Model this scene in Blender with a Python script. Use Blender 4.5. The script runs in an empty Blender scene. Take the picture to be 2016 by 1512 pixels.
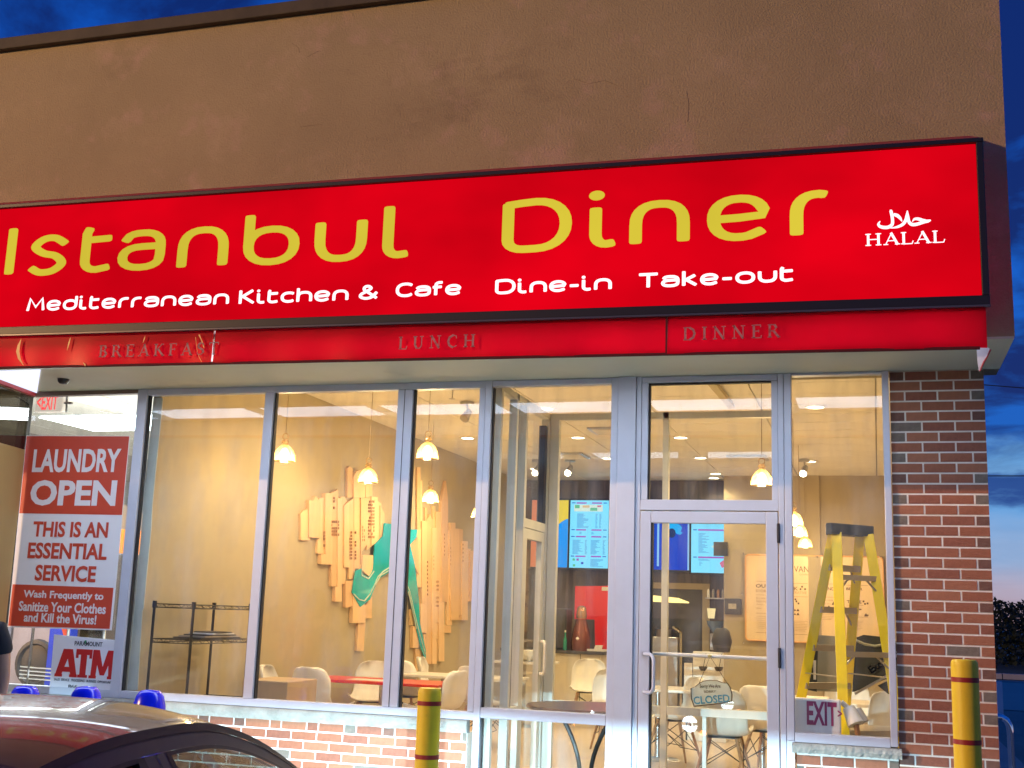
import bpy, math, random
from mathutils import Vector, Matrix
random.seed(7)
S = bpy.context.scene
COL = S.collection

# ------------------------------------------------------------------ camera
RX = Vector((0.95668593, 0.2891582, 0.03375745))
UP = Vector((0.02270755, -0.18972132, 0.98157536))
FW = Vector((-0.29023507, 0.93829279, 0.18806979))
EYE = Vector((0.0, -8.97338, 1.7))
FPX = 2340.51
cam = bpy.data.cameras.new('camera'); co = bpy.data.objects.new('camera', cam); COL.objects.link(co)
cam.sensor_width = 36; cam.lens = FPX / 2016 * 36; cam.clip_start = .05; cam.clip_end = 2000
co.matrix_world = Matrix(((RX.x, UP.x, -FW.x, EYE.x), (RX.y, UP.y, -FW.y, EYE.y), (RX.z, UP.z, -FW.z, EYE.z), (0, 0, 0, 1)))
S.camera = co

# ------------------------------------------------------------------ dusk sky
w = bpy.data.worlds.new('World'); S.world = w; w.use_nodes = True
nt = w.node_tree; N = nt.nodes; L = nt.links
for n in list(N): N.remove(n)
out = N.new('ShaderNodeOutputWorld'); bg = N.new('ShaderNodeBackground')
tc = N.new('ShaderNodeTexCoord'); sep = N.new('ShaderNodeSeparateXYZ'); L.new(tc.outputs['Generated'], sep.inputs[0])
rp = N.new('ShaderNodeValToRGB')
nz = N.new('ShaderNodeTexNoise'); nz.inputs['Scale'].default_value = 9; nz.inputs['Detail'].default_value = 6; nz.inputs['Roughness'].default_value = .6
mz = N.new('ShaderNodeMapping'); mz.inputs['Scale'].default_value = (1, 1, 3.5); L.new(tc.outputs['Generated'], mz.inputs[0]); L.new(mz.outputs[0], nz.inputs['Vector'])
m1 = N.new('ShaderNodeMath'); m1.operation = 'MULTIPLY_ADD'; m1.inputs[1].default_value = .05; L.new(nz.outputs['Fac'], m1.inputs[0])
m0 = N.new('ShaderNodeMath'); m0.operation = 'SUBTRACT'; m0.inputs[1].default_value = .025; L.new(sep.outputs['Z'], m0.inputs[0]); L.new(m0.outputs[0], m1.inputs[2]); L.new(m1.outputs[0], rp.inputs[0])
cr = rp.color_ramp
def stops(cr, lst):
    while len(cr.elements) > 1: cr.elements.remove(cr.elements[-1])
    cr.elements[0].position = lst[0][0]; cr.elements[0].color = (*lst[0][1], 1)
    for p, c in lst[1:]:
        e = cr.elements.new(p); e.color = (*c, 1)
stops(cr, [(0.0, (.52, .36, .42)), (.03, (.50, .46, .62)), (.06, (.34, .50, .80)), (.092, (.15, .42, .86)), (.100, (.02, .09, .36)), (.116, (.015, .08, .34)), (.124, (.20, .48, .90)), (.134, (.16, .44, .88)), (.150, (.006, .13, .60)), (.40, (.001, .12, .72)), (1, (.001, .08, .50))])
# clouds: direction divided by height, as a layer overhead
ad = N.new('ShaderNodeMath'); ad.operation = 'ADD'; ad.inputs[1].default_value = .12; L.new(sep.outputs['Z'], ad.inputs[0])
dv = N.new('ShaderNodeVectorMath'); dv.operation = 'DIVIDE'; L.new(tc.outputs['Generated'], dv.inputs[0])
cx = N.new('ShaderNodeCombineXYZ'); [L.new(ad.outputs[0], cx.inputs[i]) for i in range(3)]; L.new(cx.outputs[0], dv.inputs[1])
no = N.new('ShaderNodeTexNoise'); no.inputs['Scale'].default_value = 1.9; no.inputs['Detail'].default_value = 7; no.inputs['Roughness'].default_value = .58; no.inputs['Distortion'].default_value = .35
L.new(dv.outputs[0], no.inputs['Vector'])
cr2 = N.new('ShaderNodeValToRGB'); stops(cr2.color_ramp, [(.42, (0, 0, 0)), (.56, (1, 1, 1))]); L.new(no.outputs['Fac'], cr2.inputs[0])
fd = N.new('ShaderNodeMapRange'); fd.inputs[1].default_value = .11; fd.inputs[2].default_value = .16; fd.inputs[3].default_value = .06; fd.inputs[4].default_value = .96; L.new(sep.outputs['Z'], fd.inputs[0])
mu = N.new('ShaderNodeMath'); mu.operation = 'MULTIPLY'; L.new(cr2.outputs[0], mu.inputs[0]); L.new(fd.outputs[0], mu.inputs[1])
mx = N.new('ShaderNodeMix'); mx.data_type = 'RGBA'; L.new(mu.outputs[0], mx.inputs[0]); L.new(rp.outputs[0], mx.inputs[6]); mx.inputs[7].default_value = (.001, .018, .16, 1)
sky = N.new('ShaderNodeTexSky'); sky.sky_type = 'NISHITA'; sky.sun_disc = False
sky.sun_elevation = math.radians(1.0); sky.sun_rotation = math.radians(70)
sm = N.new('ShaderNodeVectorMath'); sm.operation = 'SCALE'; sm.inputs['Scale'].default_value = .012; L.new(sky.outputs[0], sm.inputs[0])
av = N.new('ShaderNodeVectorMath'); av.operation = 'ADD'; L.new(mx.outputs[2], av.inputs[0]); L.new(sm.outputs[0], av.inputs[1])
L.new(av.outputs[0], bg.inputs[0]); bg.inputs[1].default_value = SKY_STR = 0.85
L.new(bg.outputs[0], out.inputs[0])

S.render.engine = 'CYCLES'
S.view_settings.view_transform = 'Standard'; S.view_settings.look = 'None'
S.view_settings.exposure = 0.0; S.view_settings.gamma = 1.0; S.view_settings.use_curve_mapping = False
S.cycles.use_denoising = True
S.cycles.max_bounces = 8; S.cycles.transparent_max_bounces = 24; S.cycles.diffuse_bounces = 3; S.cycles.glossy_bounces = 4
S.cycles.caustics_reflective = False; S.cycles.caustics_refractive = False; S.cycles.sample_clamp_indirect = 4

# ------------------------------------------------------------------ measuring: a photograph pixel carried to a real plane
def _d(px, py): return FW + RX * ((px - 1008) / FPX) + UP * ((756 - py) / FPX)
def aty(px, py, y): d = _d(px, py); return EYE + d * ((y - EYE.y) / d.y)
def atz(px, py, z): d = _d(px, py); return EYE + d * ((z - EYE.z) / d.z)
def atx(px, py, x): d = _d(px, py); return EYE + d * ((x - EYE.x) / d.x)

# ------------------------------------------------------------------ materials
MATS = {}
def mat(name, col, rough=.6, metal=0, spec=.5, emi=None, es=0, noise=None, bump=None, coat=0, grunge=None, trans=0, wave=None):
    if name in MATS: return MATS[name]
    m = bpy.data.materials.new(name); m.use_nodes = True; MATS[name] = m
    n = m.node_tree.nodes; l = m.node_tree.links; b = n['Principled BSDF']
    b.inputs['Base Color'].default_value = (*col, 1); b.inputs['Roughness'].default_value = rough
    b.inputs['Metallic'].default_value = metal; b.inputs['Specular IOR Level'].default_value = spec
    b.inputs['Coat Weight'].default_value = coat; b.inputs['Coat Roughness'].default_value = .03
    if emi: b.inputs['Emission Color'].default_value = (*emi, 1); b.inputs['Emission Strength'].default_value = es
    if trans: b.inputs['Transmission Weight'].default_value = trans
    t = n.new('ShaderNodeTexCoord')
    last = None
    def mixin(fac, c2, prev):
        mm = n.new('ShaderNodeMix'); mm.data_type = 'RGBA'
        if prev: l.new(prev, mm.inputs[6])
        else: mm.inputs[6].default_value = (*col, 1)
        mm.inputs[7].default_value = (*c2, 1); l.new(fac, mm.inputs[0]); return mm.outputs[2]
    if noise:                      # (scale, darker/lighter factor)
        sc, k = noise[:2]
        tn = n.new('ShaderNodeTexNoise'); tn.inputs['Scale'].default_value = sc; tn.inputs['Detail'].default_value = 6; tn.inputs['Roughness'].default_value = .62
        l.new(t.outputs['Object'], tn.inputs['Vector'])
        r = n.new('ShaderNodeMapRange'); r.inputs[1].default_value = .32; r.inputs[2].default_value = .68; l.new(tn.outputs['Fac'], r.inputs[0])
        last = mixin(r.outputs[0], tuple(min(1, c * k) for c in col), last)
    for g in (grunge or []):       # (scale, threshold, colour, amount)
        tn = n.new('ShaderNodeTexNoise'); tn.inputs['Scale'].default_value = g[0]; tn.inputs['Detail'].default_value = 9; tn.inputs['Roughness'].default_value = .7
        mp = n.new('ShaderNodeMapping'); l.new(t.outputs['Object'], mp.inputs[0]); mp.inputs['Location'].default_value = (g[1] * 31, 3.1, g[0]); l.new(mp.outputs[0], tn.inputs['Vector'])
        if len(g) > 4: mp.inputs['Scale'].default_value = g[4]
        r = n.new('ShaderNodeMapRange'); r.inputs[1].default_value = g[1]; r.inputs[2].default_value = g[1] + .14; r.inputs[4].default_value = g[3]; l.new(tn.outputs['Fac'], r.inputs[0])
        last = mixin(r.outputs[0], g[2], last)
    if wave:                       # wood grain (scale, colour, amount, stretch)
        tw = n.new('ShaderNodeTexNoise'); tw.inputs['Scale'].default_value = wave[0]; tw.inputs['Detail'].default_value = 5
        mp = n.new('ShaderNodeMapping'); l.new(t.outputs['Object'], mp.inputs[0]); mp.inputs['Scale'].default_value = wave[3]; l.new(mp.outputs[0], tw.inputs['Vector'])
        r = n.new('ShaderNodeMapRange'); r.inputs[1].default_value = .4; r.inputs[2].default_value = .65; r.inputs[4].default_value = wave[2]; l.new(tw.outputs['Fac'], r.inputs[0])
        last = mixin(r.outputs[0], wave[1], last)
    if last: l.new(last, b.inputs['Base Color'])
    if bump:
        tb = n.new('ShaderNodeTexNoise'); tb.inputs['Scale'].default_value = bump[0]; tb.inputs['Detail'].default_value = 5
        l.new(t.outputs['Object'], tb.inputs['Vector'])
        bp = n.new('ShaderNodeBump'); bp.inputs['Strength'].default_value = bump[1]; bp.inputs['Distance'].default_value = bump[2] if len(bump) > 2 else .01
        l.new(tb.outputs['Fac'], bp.inputs['Height']); l.new(bp.outputs[0], b.inputs['Normal'])
    return m
def emit(name, col, st, var=None):
    if name in MATS: return MATS[name]
    m = bpy.data.materials.new(name); m.use_nodes = True; MATS[name] = m
    n = m.node_tree.nodes; l = m.node_tree.links; n.remove(n['Principled BSDF'])
    e = n.new('ShaderNodeEmission'); e.inputs[0].default_value = (*col, 1); e.inputs[1].default_value = st
    l.new(e.outputs[0], n['Material Output'].inputs[0])
    if var:                        # uneven tubes behind a lit face
        t = n.new('ShaderNodeTexCoord'); tn = n.new('ShaderNodeTexNoise'); tn.inputs['Scale'].default_value = var[0]; tn.inputs['Detail'].default_value = 3
        mp = n.new('ShaderNodeMapping'); mp.inputs['Scale'].default_value = var[3]; l.new(t.outputs['Object'], mp.inputs[0]); l.new(mp.outputs[0], tn.inputs['Vector'])
        r = n.new('ShaderNodeMapRange'); r.inputs[1].default_value = .3; r.inputs[2].default_value = .7; r.inputs[3].default_value = st * var[1]; r.inputs[4].default_value = st * var[2]
        l.new(tn.outputs['Fac'], r.inputs[0]); l.new(r.outputs[0], e.inputs[1])
    return m
def glass(name, tint=(.97, .98, .97), f0=.05, dirt_haze=0.0):
    if name in MATS: return MATS[name]
    m = bpy.data.materials.new(name); m.use_nodes = True; MATS[name] = m
    n = m.node_tree.nodes; l = m.node_tree.links; n.remove(n['Principled BSDF'])
    tr = n.new('ShaderNodeBsdfTransparent'); tr.inputs[0].default_value = (*tint, 1)
    gl = n.new('ShaderNodeBsdfGlossy'); gl.inputs['Roughness'].default_value = .0; gl.inputs[0].default_value = (1, 1, 1, 1)
    lw = n.new('ShaderNodeLayerWeight'); lw.inputs['Blend'].default_value = .5
    p = n.new('ShaderNodeMath'); p.operation = 'POWER'; p.inputs[1].default_value = 5; l.new(lw.outputs['Facing'], p.inputs[0])
    r = n.new('ShaderNodeMapRange'); r.inputs[3].default_value = f0; r.inputs[4].default_value = .7; l.new(p.outputs[0], r.inputs[0])
    mxx = n.new('ShaderNodeMixShader'); l.new(r.outputs[0], mxx.inputs[0]); l.new(tr.outputs[0], mxx.inputs[1]); l.new(gl.outputs[0], mxx.inputs[2])
    last = mxx.outputs[0]
    if dirt_haze:  # pale veil for smears, also painting in the reflection haze of the panes
        df = n.new('ShaderNodeBsdfDiffuse'); df.inputs[0].default_value = (.6, .6, .58, 1)
        t = n.new('ShaderNodeTexCoord'); tn = n.new('ShaderNodeTexNoise'); tn.inputs['Scale'].default_value = 2.2; tn.inputs['Detail'].default_value = 8
        mp = n.new('ShaderNodeMapping'); mp.inputs['Scale'].default_value = (2.5, 1, .7); l.new(t.outputs['Object'], mp.inputs[0]); l.new(mp.outputs[0], tn.inputs['Vector'])
        r2 = n.new('ShaderNodeMapRange'); r2.inputs[1].default_value = .45; r2.inputs[2].default_value = .8; r2.inputs[4].default_value = dirt_haze; l.new(tn.outputs['Fac'], r2.inputs[0])
        m2 = n.new('ShaderNodeMixShader'); l.new(r2.outputs[0], m2.inputs[0]); l.new(last, m2.inputs[1]); l.new(df.outputs[0], m2.inputs[2]); last = m2.outputs[0]
    l.new(last, n['Material Output'].inputs[0])
    return m
def cloth(name, col, tl):          # fabric that lets some light through
    if name in MATS: return MATS[name]
    m = bpy.data.materials.new(name); m.use_nodes = True; MATS[name] = m
    n = m.node_tree.nodes; l = m.node_tree.links; n.remove(n['Principled BSDF'])
    d = n.new('ShaderNodeBsdfDiffuse'); t = n.new('ShaderNodeBsdfTranslucent'); g = n.new('ShaderNodeBsdfGlossy'); g.inputs['Roughness'].default_value = .35
    tc = n.new('ShaderNodeTexCoord'); tn = n.new('ShaderNodeTexNoise'); tn.inputs['Scale'].default_value = 2.3; tn.inputs['Detail'].default_value = 6; l.new(tc.outputs['Object'], tn.inputs['Vector'])
    mm = n.new('ShaderNodeMix'); mm.data_type = 'RGBA'; mm.inputs[6].default_value = (*[c * .8 for c in col], 1); mm.inputs[7].default_value = (*[min(1, c * 1.15) for c in col], 1); l.new(tn.outputs['Fac'], mm.inputs[0])
    l.new(mm.outputs[2], d.inputs[0]); l.new(mm.outputs[2], t.inputs[0])
    a = n.new('ShaderNodeMixShader'); a.inputs[0].default_value = tl; l.new(d.outputs[0], a.inputs[1]); l.new(t.outputs[0], a.inputs[2])
    b = n.new('ShaderNodeMixShader'); b.inputs[0].default_value = .012; l.new(a.outputs[0], b.inputs[1]); l.new(g.outputs[0], b.inputs[2])
    l.new(b.outputs[0], n['Material Output'].inputs[0]); return m

# ------------------------------------------------------------------ mesh helpers
class MB:
    def __init__(s): s.v = []; s.f = []; s.sm = False
    def add(s, vs, fs):
        o = len(s.v); s.v += [tuple(p) for p in vs]; s.f += [tuple(i + o for i in f) for f in fs]; return s
    def box(s, x0, x1, y0, y1, z0, z1):
        vs = [(x, y, z) for x in (x0, x1) for y in (y0, y1) for z in (z0, z1)]
        return s.add(vs, [(0, 1, 3, 2), (4, 6, 7, 5), (0, 4, 5, 1), (2, 3, 7, 6), (0, 2, 6, 4), (1, 5, 7, 3)])
    def bar(s, a, b, wx, wy, up=(0, 0, 1)):           # rectangular bar from a to b
        a = Vector(a); b = Vector(b); d = (b - a).normalized(); u = Vector(up)
        if abs(d.dot(u)) > .98: u = Vector((0, 1, 0))
        r = d.cross(u).normalized() * wx / 2; q = r.cross(d).normalized() * wy / 2
        vs = [p + sr * r + sq * q for p in (a, b) for sr, sq in ((-1, -1), (1, -1), (1, 1), (-1, 1))]
        return s.add(vs, [(3, 2, 1, 0), (4, 5, 6, 7), (0, 1, 5, 4), (1, 2, 6, 5), (2, 3, 7, 6), (3, 0, 4, 7)])
    def tube(s, pts, r, n=8, cap=True):
        pts = [Vector(p) for p in pts]; rs = r if isinstance(r, (list, tuple)) else [r] * len(pts)
        vs = []; fs = []; ref = Vector((.13, .27, .95))
        for i, p in enumerate(pts):
            d = (pts[min(i + 1, len(pts) - 1)] - pts[max(i - 1, 0)]).normalized()
            if abs(d.dot(ref)) > .95: ref = Vector((.9, .2, .1))
            a = d.cross(ref).normalized(); b = d.cross(a)
            for k in range(n):
                t = 2 * math.pi * k / n; vs.append(p + (a * math.cos(t) + b * math.sin(t)) * rs[i])
        for i in range(len(pts) - 1):
            for k in range(n):
                k2 = (k + 1) % n; fs.append((i * n + k, i * n + k2, (i + 1) * n + k2, (i + 1) * n + k))
        if cap: fs.append(tuple(range(n))[::-1]); fs.append(tuple(range((len(pts) - 1) * n, len(pts) * n)))
        s.sm = True; return s.add(vs, fs)
    def lathe(s, c, prof, n=24, a0=0, a1=2 * math.pi):   # prof: (radius, z)
        vs = []; fs = []; m = len(prof)
        for k in range(n):
            t = a0 + (a1 - a0) * k / n
            for r, z in prof: vs.append((c[0] + r * math.cos(t), c[1] + r * math.sin(t), c[2] + z))
        for k in range(n):
            k2 = (k + 1) % n
            for i in range(m - 1): fs.append((k * m + i, k2 * m + i, k2 * m + i + 1, k * m + i + 1))
        s.sm = True; return s.add(vs, fs)
    def grid(s, P):                                       # P[i][j] points
        a = len(P); b = len(P[0]); s.sm = True
        return s.add([q for row in P for q in row], [(i * b + j, (i + 1) * b + j, (i + 1) * b + j + 1, i * b + j + 1) for i in range(a - 1) for j in range(b - 1)])
    def prism(s, poly, d):                                # planar polygon extruded by vector d
        n = len(poly); poly = [Vector(p) for p in poly]; d = Vector(d)
        return s.add(poly + [p + d for p in poly], [tuple(range(n)), tuple(range(2 * n - 1, n - 1, -1))] + [(i, i + n, (i + 1) % n + n, (i + 1) % n) for i in range(n)])
    def mesh(s, name, m, off=(0, 0, 0), smooth=None):
        me = bpy.data.meshes.new(name); o = Vector(off)
        me.from_pydata([tuple(Vector(p) - o) for p in s.v], [], s.f); me.update()
        import bmesh
        bm = bmesh.new(); bm.from_mesh(me); bmesh.ops.recalc_face_normals(bm, faces=bm.faces); bm.to_mesh(me); bm.free()
        if m: me.materials.append(m)
        if (s.sm if smooth is None else smooth):
            me.polygons.foreach_set('use_smooth', [True] * len(me.polygons)); me.set_sharp_from_angle(angle=math.radians(38))
        return me
def wloc(o):
    v = Vector((0, 0, 0))
    while o is not None: v += o.location; o = o.parent
    return v
def put(name, me, parent=None, loc=None, label=None):
    o = bpy.data.objects.new(name, me); COL.objects.link(o)
    if parent is not None: o.parent = parent
    if loc is not None: o.location = loc
    if label: o['label'] = label
    return o
def part(name, mb, m, parent=None, smooth=None, bevel=0, label=None, kind=None, local=False):
    off = wloc(parent) if (parent is not None and not local) else (0, 0, 0)
    o = put(name, mb.mesh(name, m, off, smooth), parent, label=label)
    if bevel:
        b = o.modifiers.new('bevel', 'BEVEL'); b.width = bevel; b.segments = 2; b.limit_method = 'ANGLE'; b.angle_limit = math.radians(40)
    if kind: o['kind'] = kind
    return o
def thing(name, label, cat, loc=(0, 0, 0), group=None, rz=0):
    o = bpy.data.objects.new(name, None); COL.objects.link(o); o.location = loc; o.rotation_euler = (0, 0, rz)
    o.empty_display_size = .1
    o['label'] = label; o['category'] = cat
    if group: o['group'] = group
    return o
def tag(o, label, cat, group=None):
    o['label'] = label; o['category'] = cat
    if group: o['group'] = group
    return o
def struct(name, mb, m, **k):
    o = part(name, mb, m, **k); o['kind'] = 'structure'; return o
def dup(root, loc, rz, label, group=None):
    r = root.copy(); COL.objects.link(r); r.location = loc; r.rotation_euler = (0, 0, rz); r['label'] = label
    if group: r['group'] = group
    for c in list(root.children):
        cc = c.copy(); COL.objects.link(cc); cc.parent = r
        for g in c.children:
            gg = g.copy(); COL.objects.link(gg); gg.parent = cc
    return r
def lamp(name, kind, loc, power, col, parent=None, size=.05, rot=None, spot=None, blend=.3):
    l = bpy.data.lights.new(name, kind); l.energy = power; l.color = col
    if kind == 'AREA': l.size = size
    else: l.shadow_soft_size = size
    if kind == 'SPOT': l.spot_size = spot; l.spot_blend = blend
    o = bpy.data.objects.new(name, l); COL.objects.link(o)
    if parent is not None: o.parent = parent; o.location = Vector(loc) - wloc(parent)
    else: o.location = loc
    if rot is not None: o.rotation_euler = rot
    return o

# text: built-in face, fitted to a box on a plane facing the street (y = Y)
def text_mesh(s, bold=0.0, depth=.0, name='lettering'):
    c = bpy.data.curves.new(name, 'FONT'); c.body = s; c.size = 1; c.offset = bold; c.extrude = depth; c.resolution_u = 3; c.align_x = 'CENTER'
    o = bpy.data.objects.new(name, c); COL.objects.link(o)
    dg = bpy.context.evaluated_depsgraph_get(); me = bpy.data.meshes.new_from_object(o.evaluated_get(dg))
    bpy.data.objects.remove(o); bpy.data.curves.remove(c); me.name = name; return me
def text(s, x0, x1, z0, z1, Y, m, parent, bold=0.0, depth=.002, rot=0, name='lettering', label=None, split=False):
    me = text_mesh(s, bold, .01, name)
    xs = [v.co.x for v in me.vertices]; ys = [v.co.y for v in me.vertices]
    a, b, c, d = min(xs), max(xs), min(ys), max(ys); off = wloc(parent) if parent else Vector()
    cxm, czm = (x0 + x1) / 2, (z0 + z1) / 2
    for v in me.vertices:
        X = x0 + (v.co.x - a) / (b - a) * (x1 - x0); Z = z0 + (v.co.y - c) / (d - c) * (z1 - z0)
        yy = Y - (depth if v.co.z > 0 else 0)
        if rot: dx, dz = X - cxm, Z - czm; X = cxm + dx * math.cos(rot) - dz * math.sin(rot); Z = czm + dx * math.sin(rot) + dz * math.cos(rot)
        v.co = Vector((X, yy, Z)) - off
    me.materials.clear(); me.materials.append(m)
    if not split:
        o = put(name, me, parent, label=label); o['kind'] = 'stuff'; return o
    par = list(range(len(me.vertices)))
    def fnd(i):
        while par[i] != i: par[i] = par[par[i]]; i = par[i]
        return i
    for e in me.edges: par[fnd(e.vertices[0])] = fnd(e.vertices[1])
    isl = {}
    for v in me.vertices: isl.setdefault(fnd(v.index), []).append(v.index)
    gr = []
    for ids in sorted(isl.values(), key=lambda q: min(me.vertices[i].co.x for i in q)):
        a, b = min(me.vertices[i].co.x for i in ids), max(me.vertices[i].co.x for i in ids)
        if gr and a < gr[-1][1] - .4 * (b - a): gr[-1][2].extend(ids); gr[-1][1] = max(gr[-1][1], b)
        else: gr.append([a, b, list(ids)])
    for a, b, ids in gr:
        mp = {v: k for k, v in enumerate(ids)}; m2 = bpy.data.meshes.new('letter')
        m2.from_pydata([me.vertices[i].co[:] for i in ids], [], [[mp[i] for i in p.vertices] for p in me.polygons if p.vertices[0] in mp]); m2.materials.append(m); put('letter', m2, parent)
def ribbon(mb, pts, hx, hz, Y, depth, closed=False, caps=True):   # stroke with an elliptic pen in the X-Z plane
    P = [Vector((p[0] / hx, p[1] / hz)) for p in pts]; n = len(P); A = []; B = []
    for i in range(n):
        if closed: d = P[(i + 1) % n] - P[i - 1]
        else: d = P[min(i + 1, n - 1)] - P[max(i - 1, 0)]
        d.normalize(); q = Vector((-d.y, d.x)); A.append(P[i] + q); B.append(P[i] - q)
    def W(p, y): return (p.x * hx, y, p.y * hz)
    out = A + B[::-1]
    rng = range(n) if closed else range(n - 1)
    for i in rng:
        j = (i + 1) % n
        q = [A[i], A[j], B[j], B[i]]
        vs = [W(p, Y - depth) for p in q] + [W(p, Y) for p in q]
        mb.add(vs, [(0, 1, 2, 3), (0, 4, 5, 1), (2, 6, 7, 3)])
    if caps and not closed:
        for k, sgn in ((0, -1), (n - 1, 1)):
            d = (P[k] - P[k - sgn] if False else (P[1] - P[0] if k == 0 else P[-1] - P[-2])).normalized() * (-1 if k == 0 else 1)
            q = Vector((-d.y, d.x)); ring = []
            for t in range(7):
                a = math.pi * (t / 6 - .5); e = (abs(math.cos(a)) ** .55) * .55
                ring.append(P[k] + d * e + q * (math.copysign(abs(math.sin(a)) ** .8, math.sin(a))))
            vs = [W(p, Y - depth) for p in ring]; mb.add(vs, [tuple(range(7))])
def arc(cx, cy, rx, ry, a0, a1, n=10, e=2.0):
    o = []
    for i in range(n + 1):
        a = math.radians(a0 + (a1 - a0) * i / n); c, s = math.cos(a), math.sin(a)
        o.append((cx + rx * math.copysign(abs(c) ** (2 / e), c), cy + ry * math.copysign(abs(s) ** (2 / e), s)))
    return o
def spl(pts, n=6):
    o = []; P = [pts[0]] + pts + [pts[-1]]
    for i in range(1, len(P) - 2):
        for k in range(n):
            t = k / n; f = lambda a, b, c, d: .5 * (2 * b + (c - a) * t + (2 * a - 5 * b + 4 * c - d) * t * t + (3 * b - a - 3 * c + d) * t ** 3)
            o.append(tuple(f(P[i - 1][j], P[i][j], P[i + 1][j], P[i + 2][j]) for j in (0, 1)))
    return o + [pts[-1]]
# rounded wide letters: width, list of strokes (closed flag), in units of the x-height
GL = {
 'n': (1, [[(0, 0), (0, .3)] + arc(.5, .45, .5, .55, 180, 0, 14, 2.5) + [(1, .3), (1, 0)]]),
 'u': (1, [[(0, 1), (0, .7)] + arc(.5, .55, .5, .55, 180, 360, 14, 2.5) + [(1, .7), (1, 1)]]),
 'r': (.66, [[(0, 0), (0, .3)] + arc(.55, .45, .55, .55, 180, 90, 8, 2.5) + [(.66, .98)]]),
 'I': (0.001, [[(0, 0), (0, 1.42)]]),
 'l': (.5, [[(0, 1.42), (0, .4)] + arc(.3, .3, .3, .3, 180, 270, 6, 2.2) + [(.5, .02)]]),
 'i': (.45, [[(0, 1), (0, .4)] + arc(.3, .3, .3, .3, 180, 270, 6, 2.2) + [(.45, .02)]]),
 't': (.65, [[(0.06, 1.34), (0, 1.2), (0, .4)] + arc(.33, .3, .33, .3, 180, 270, 6, 2.2) + [(.65, .06)], [(0, .98), (.65, 1.0)]]),
 'b': (1, [[(0, 1.42), (0, .5)] + arc(.5, .5, .5, .5, 180, 360, 12, 2.3) + arc(.5, .5, .5, .5, 0, 180, 12, 2.3)[1:]]),
 'd': (1, [[(1, 1.42), (1, .5)] + arc(.5, .5, .5, .5, 360, 180, 12, 2.3) + arc(.5, .5, .5, .5, 180, 0, 12, 2.3)[1:]]),
 'o': (1.05, [arc(.525, .5, .525, .5, 0, 342, 20, 2.3)]),
 'c': (.85, [arc(.52, .5, .52, .5, 52, 308, 18, 2.3)]),
 'e': (1, [[(0.04, .49), (.5, .50), (.95, .54)] + arc(.5, .5, .5, .5, 20, 290, 20, 2.3) + [(.93, .14)]]),
 'a': (1, [[(.06, .80)] + arc(.5, .62, .5, .38, 128, 0, 10, 2.5) + [(1, .35)] + arc(.5, .30, .5, .30, -20, -270, 14, 2.3) + [(.98, .60)]]),
 's': (.9, [spl([(.88, .82), (.6, .99), (.28, .97), (.06, .76), (.3, .56), (.65, .46), (.84, .24), (.6, .03), (.25, .0), (.02, .12)])]),
 'h': (1, [[(0, 1.42), (0, 0)], [(0, .4)] + arc(.5, .45, .5, .55, 170, 0, 12, 2.5) + [(1, .3), (1, 0)]]),
 'f': (.55, [[(.1, 0), (.1, 1.0)] + arc(.4, 1.1, .3, .32, 180, 90, 6, 2.2) + [(.55, 1.42)], [(-.08, .88), (.5, .9)]]),
 'k': (.8, [[(0, 1.42), (0, 0)], [(.7, 1), (.05, .5), (.25, .5), (.78, 0)]]),
 'D': (1.25, [[(0, 1.36), (0, .3)] + arc(.35, .3, .35, .3, 180, 270, 5, 2.2) + [(.6, 0)] + arc(.6, .71, .65, .71, -90, 90, 14, 2.2) + [(.3, 1.40), (.0, 1.36)]]),
 'M': (1.35, [[(0, 0), (.16, 1.38), (.68, .35), (1.2, 1.38), (1.35, 0)]]),
 'K': (1.05, [[(0, 1.42), (0, 0)], [(.95, 1.42), (.06, .68), (.3, .68), (1.05, 0)]]),
 'C': (1.1, [arc(.65, .71, .65, .71, 48, 312, 18, 2.3)]),
 'T': (1.15, [[(0, 1.36), (1.15, 1.36)], [(.57, 1.36), (.57, 0)]]),
 '-': (.5, [[(0, .48), (.5, .48)]]),
 '&': (1.25, [spl([(1.2, 0), (.7, .55), (.3, 1.0), (.36, 1.34), (.62, 1.38), (.78, 1.14), (.5, .82), (.1, .5), (.05, .18), (.4, -.02), (.85, .1), (1.2, .62)])]),
}
def MBcopy(m): k = MB(); k.v = list(m.v); k.f = list(m.f); return k
def strokes_word(mb, word, x0, x1, zb, xh, hx, hz, Y, depth, gap=.36, drop=0.0, letters=None):
    tot = sum(GL[c][0] for c in word) + gap * (len(word) - 1)
    u = (x1 - x0 - 2 * hx) / tot; x = x0 + hx
    for c in word:
        wd, ss = GL[c]
        zz = zb + drop * (x - x0) / (x1 - x0)
        for st in ss: ribbon(mb, [(x + p[0] * u, zz + hz + p[1] * (xh - 2 * hz)) for p in st], hx, hz, Y, depth, closed=(c == 'o'))
        if c == 'i':
            q = arc(x, zz + hz + 1.36 * (xh - 2 * hz), hx * 1.15, hz * 1.15, 0, 330, 11); mb.add([(a, Y - depth, b) for a, b in q], [tuple(range(12))])
        if letters is not None: letters.append(mb.v and MBcopy(mb)); mb.v = []; mb.f = []
        x += (wd + gap) * u

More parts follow.
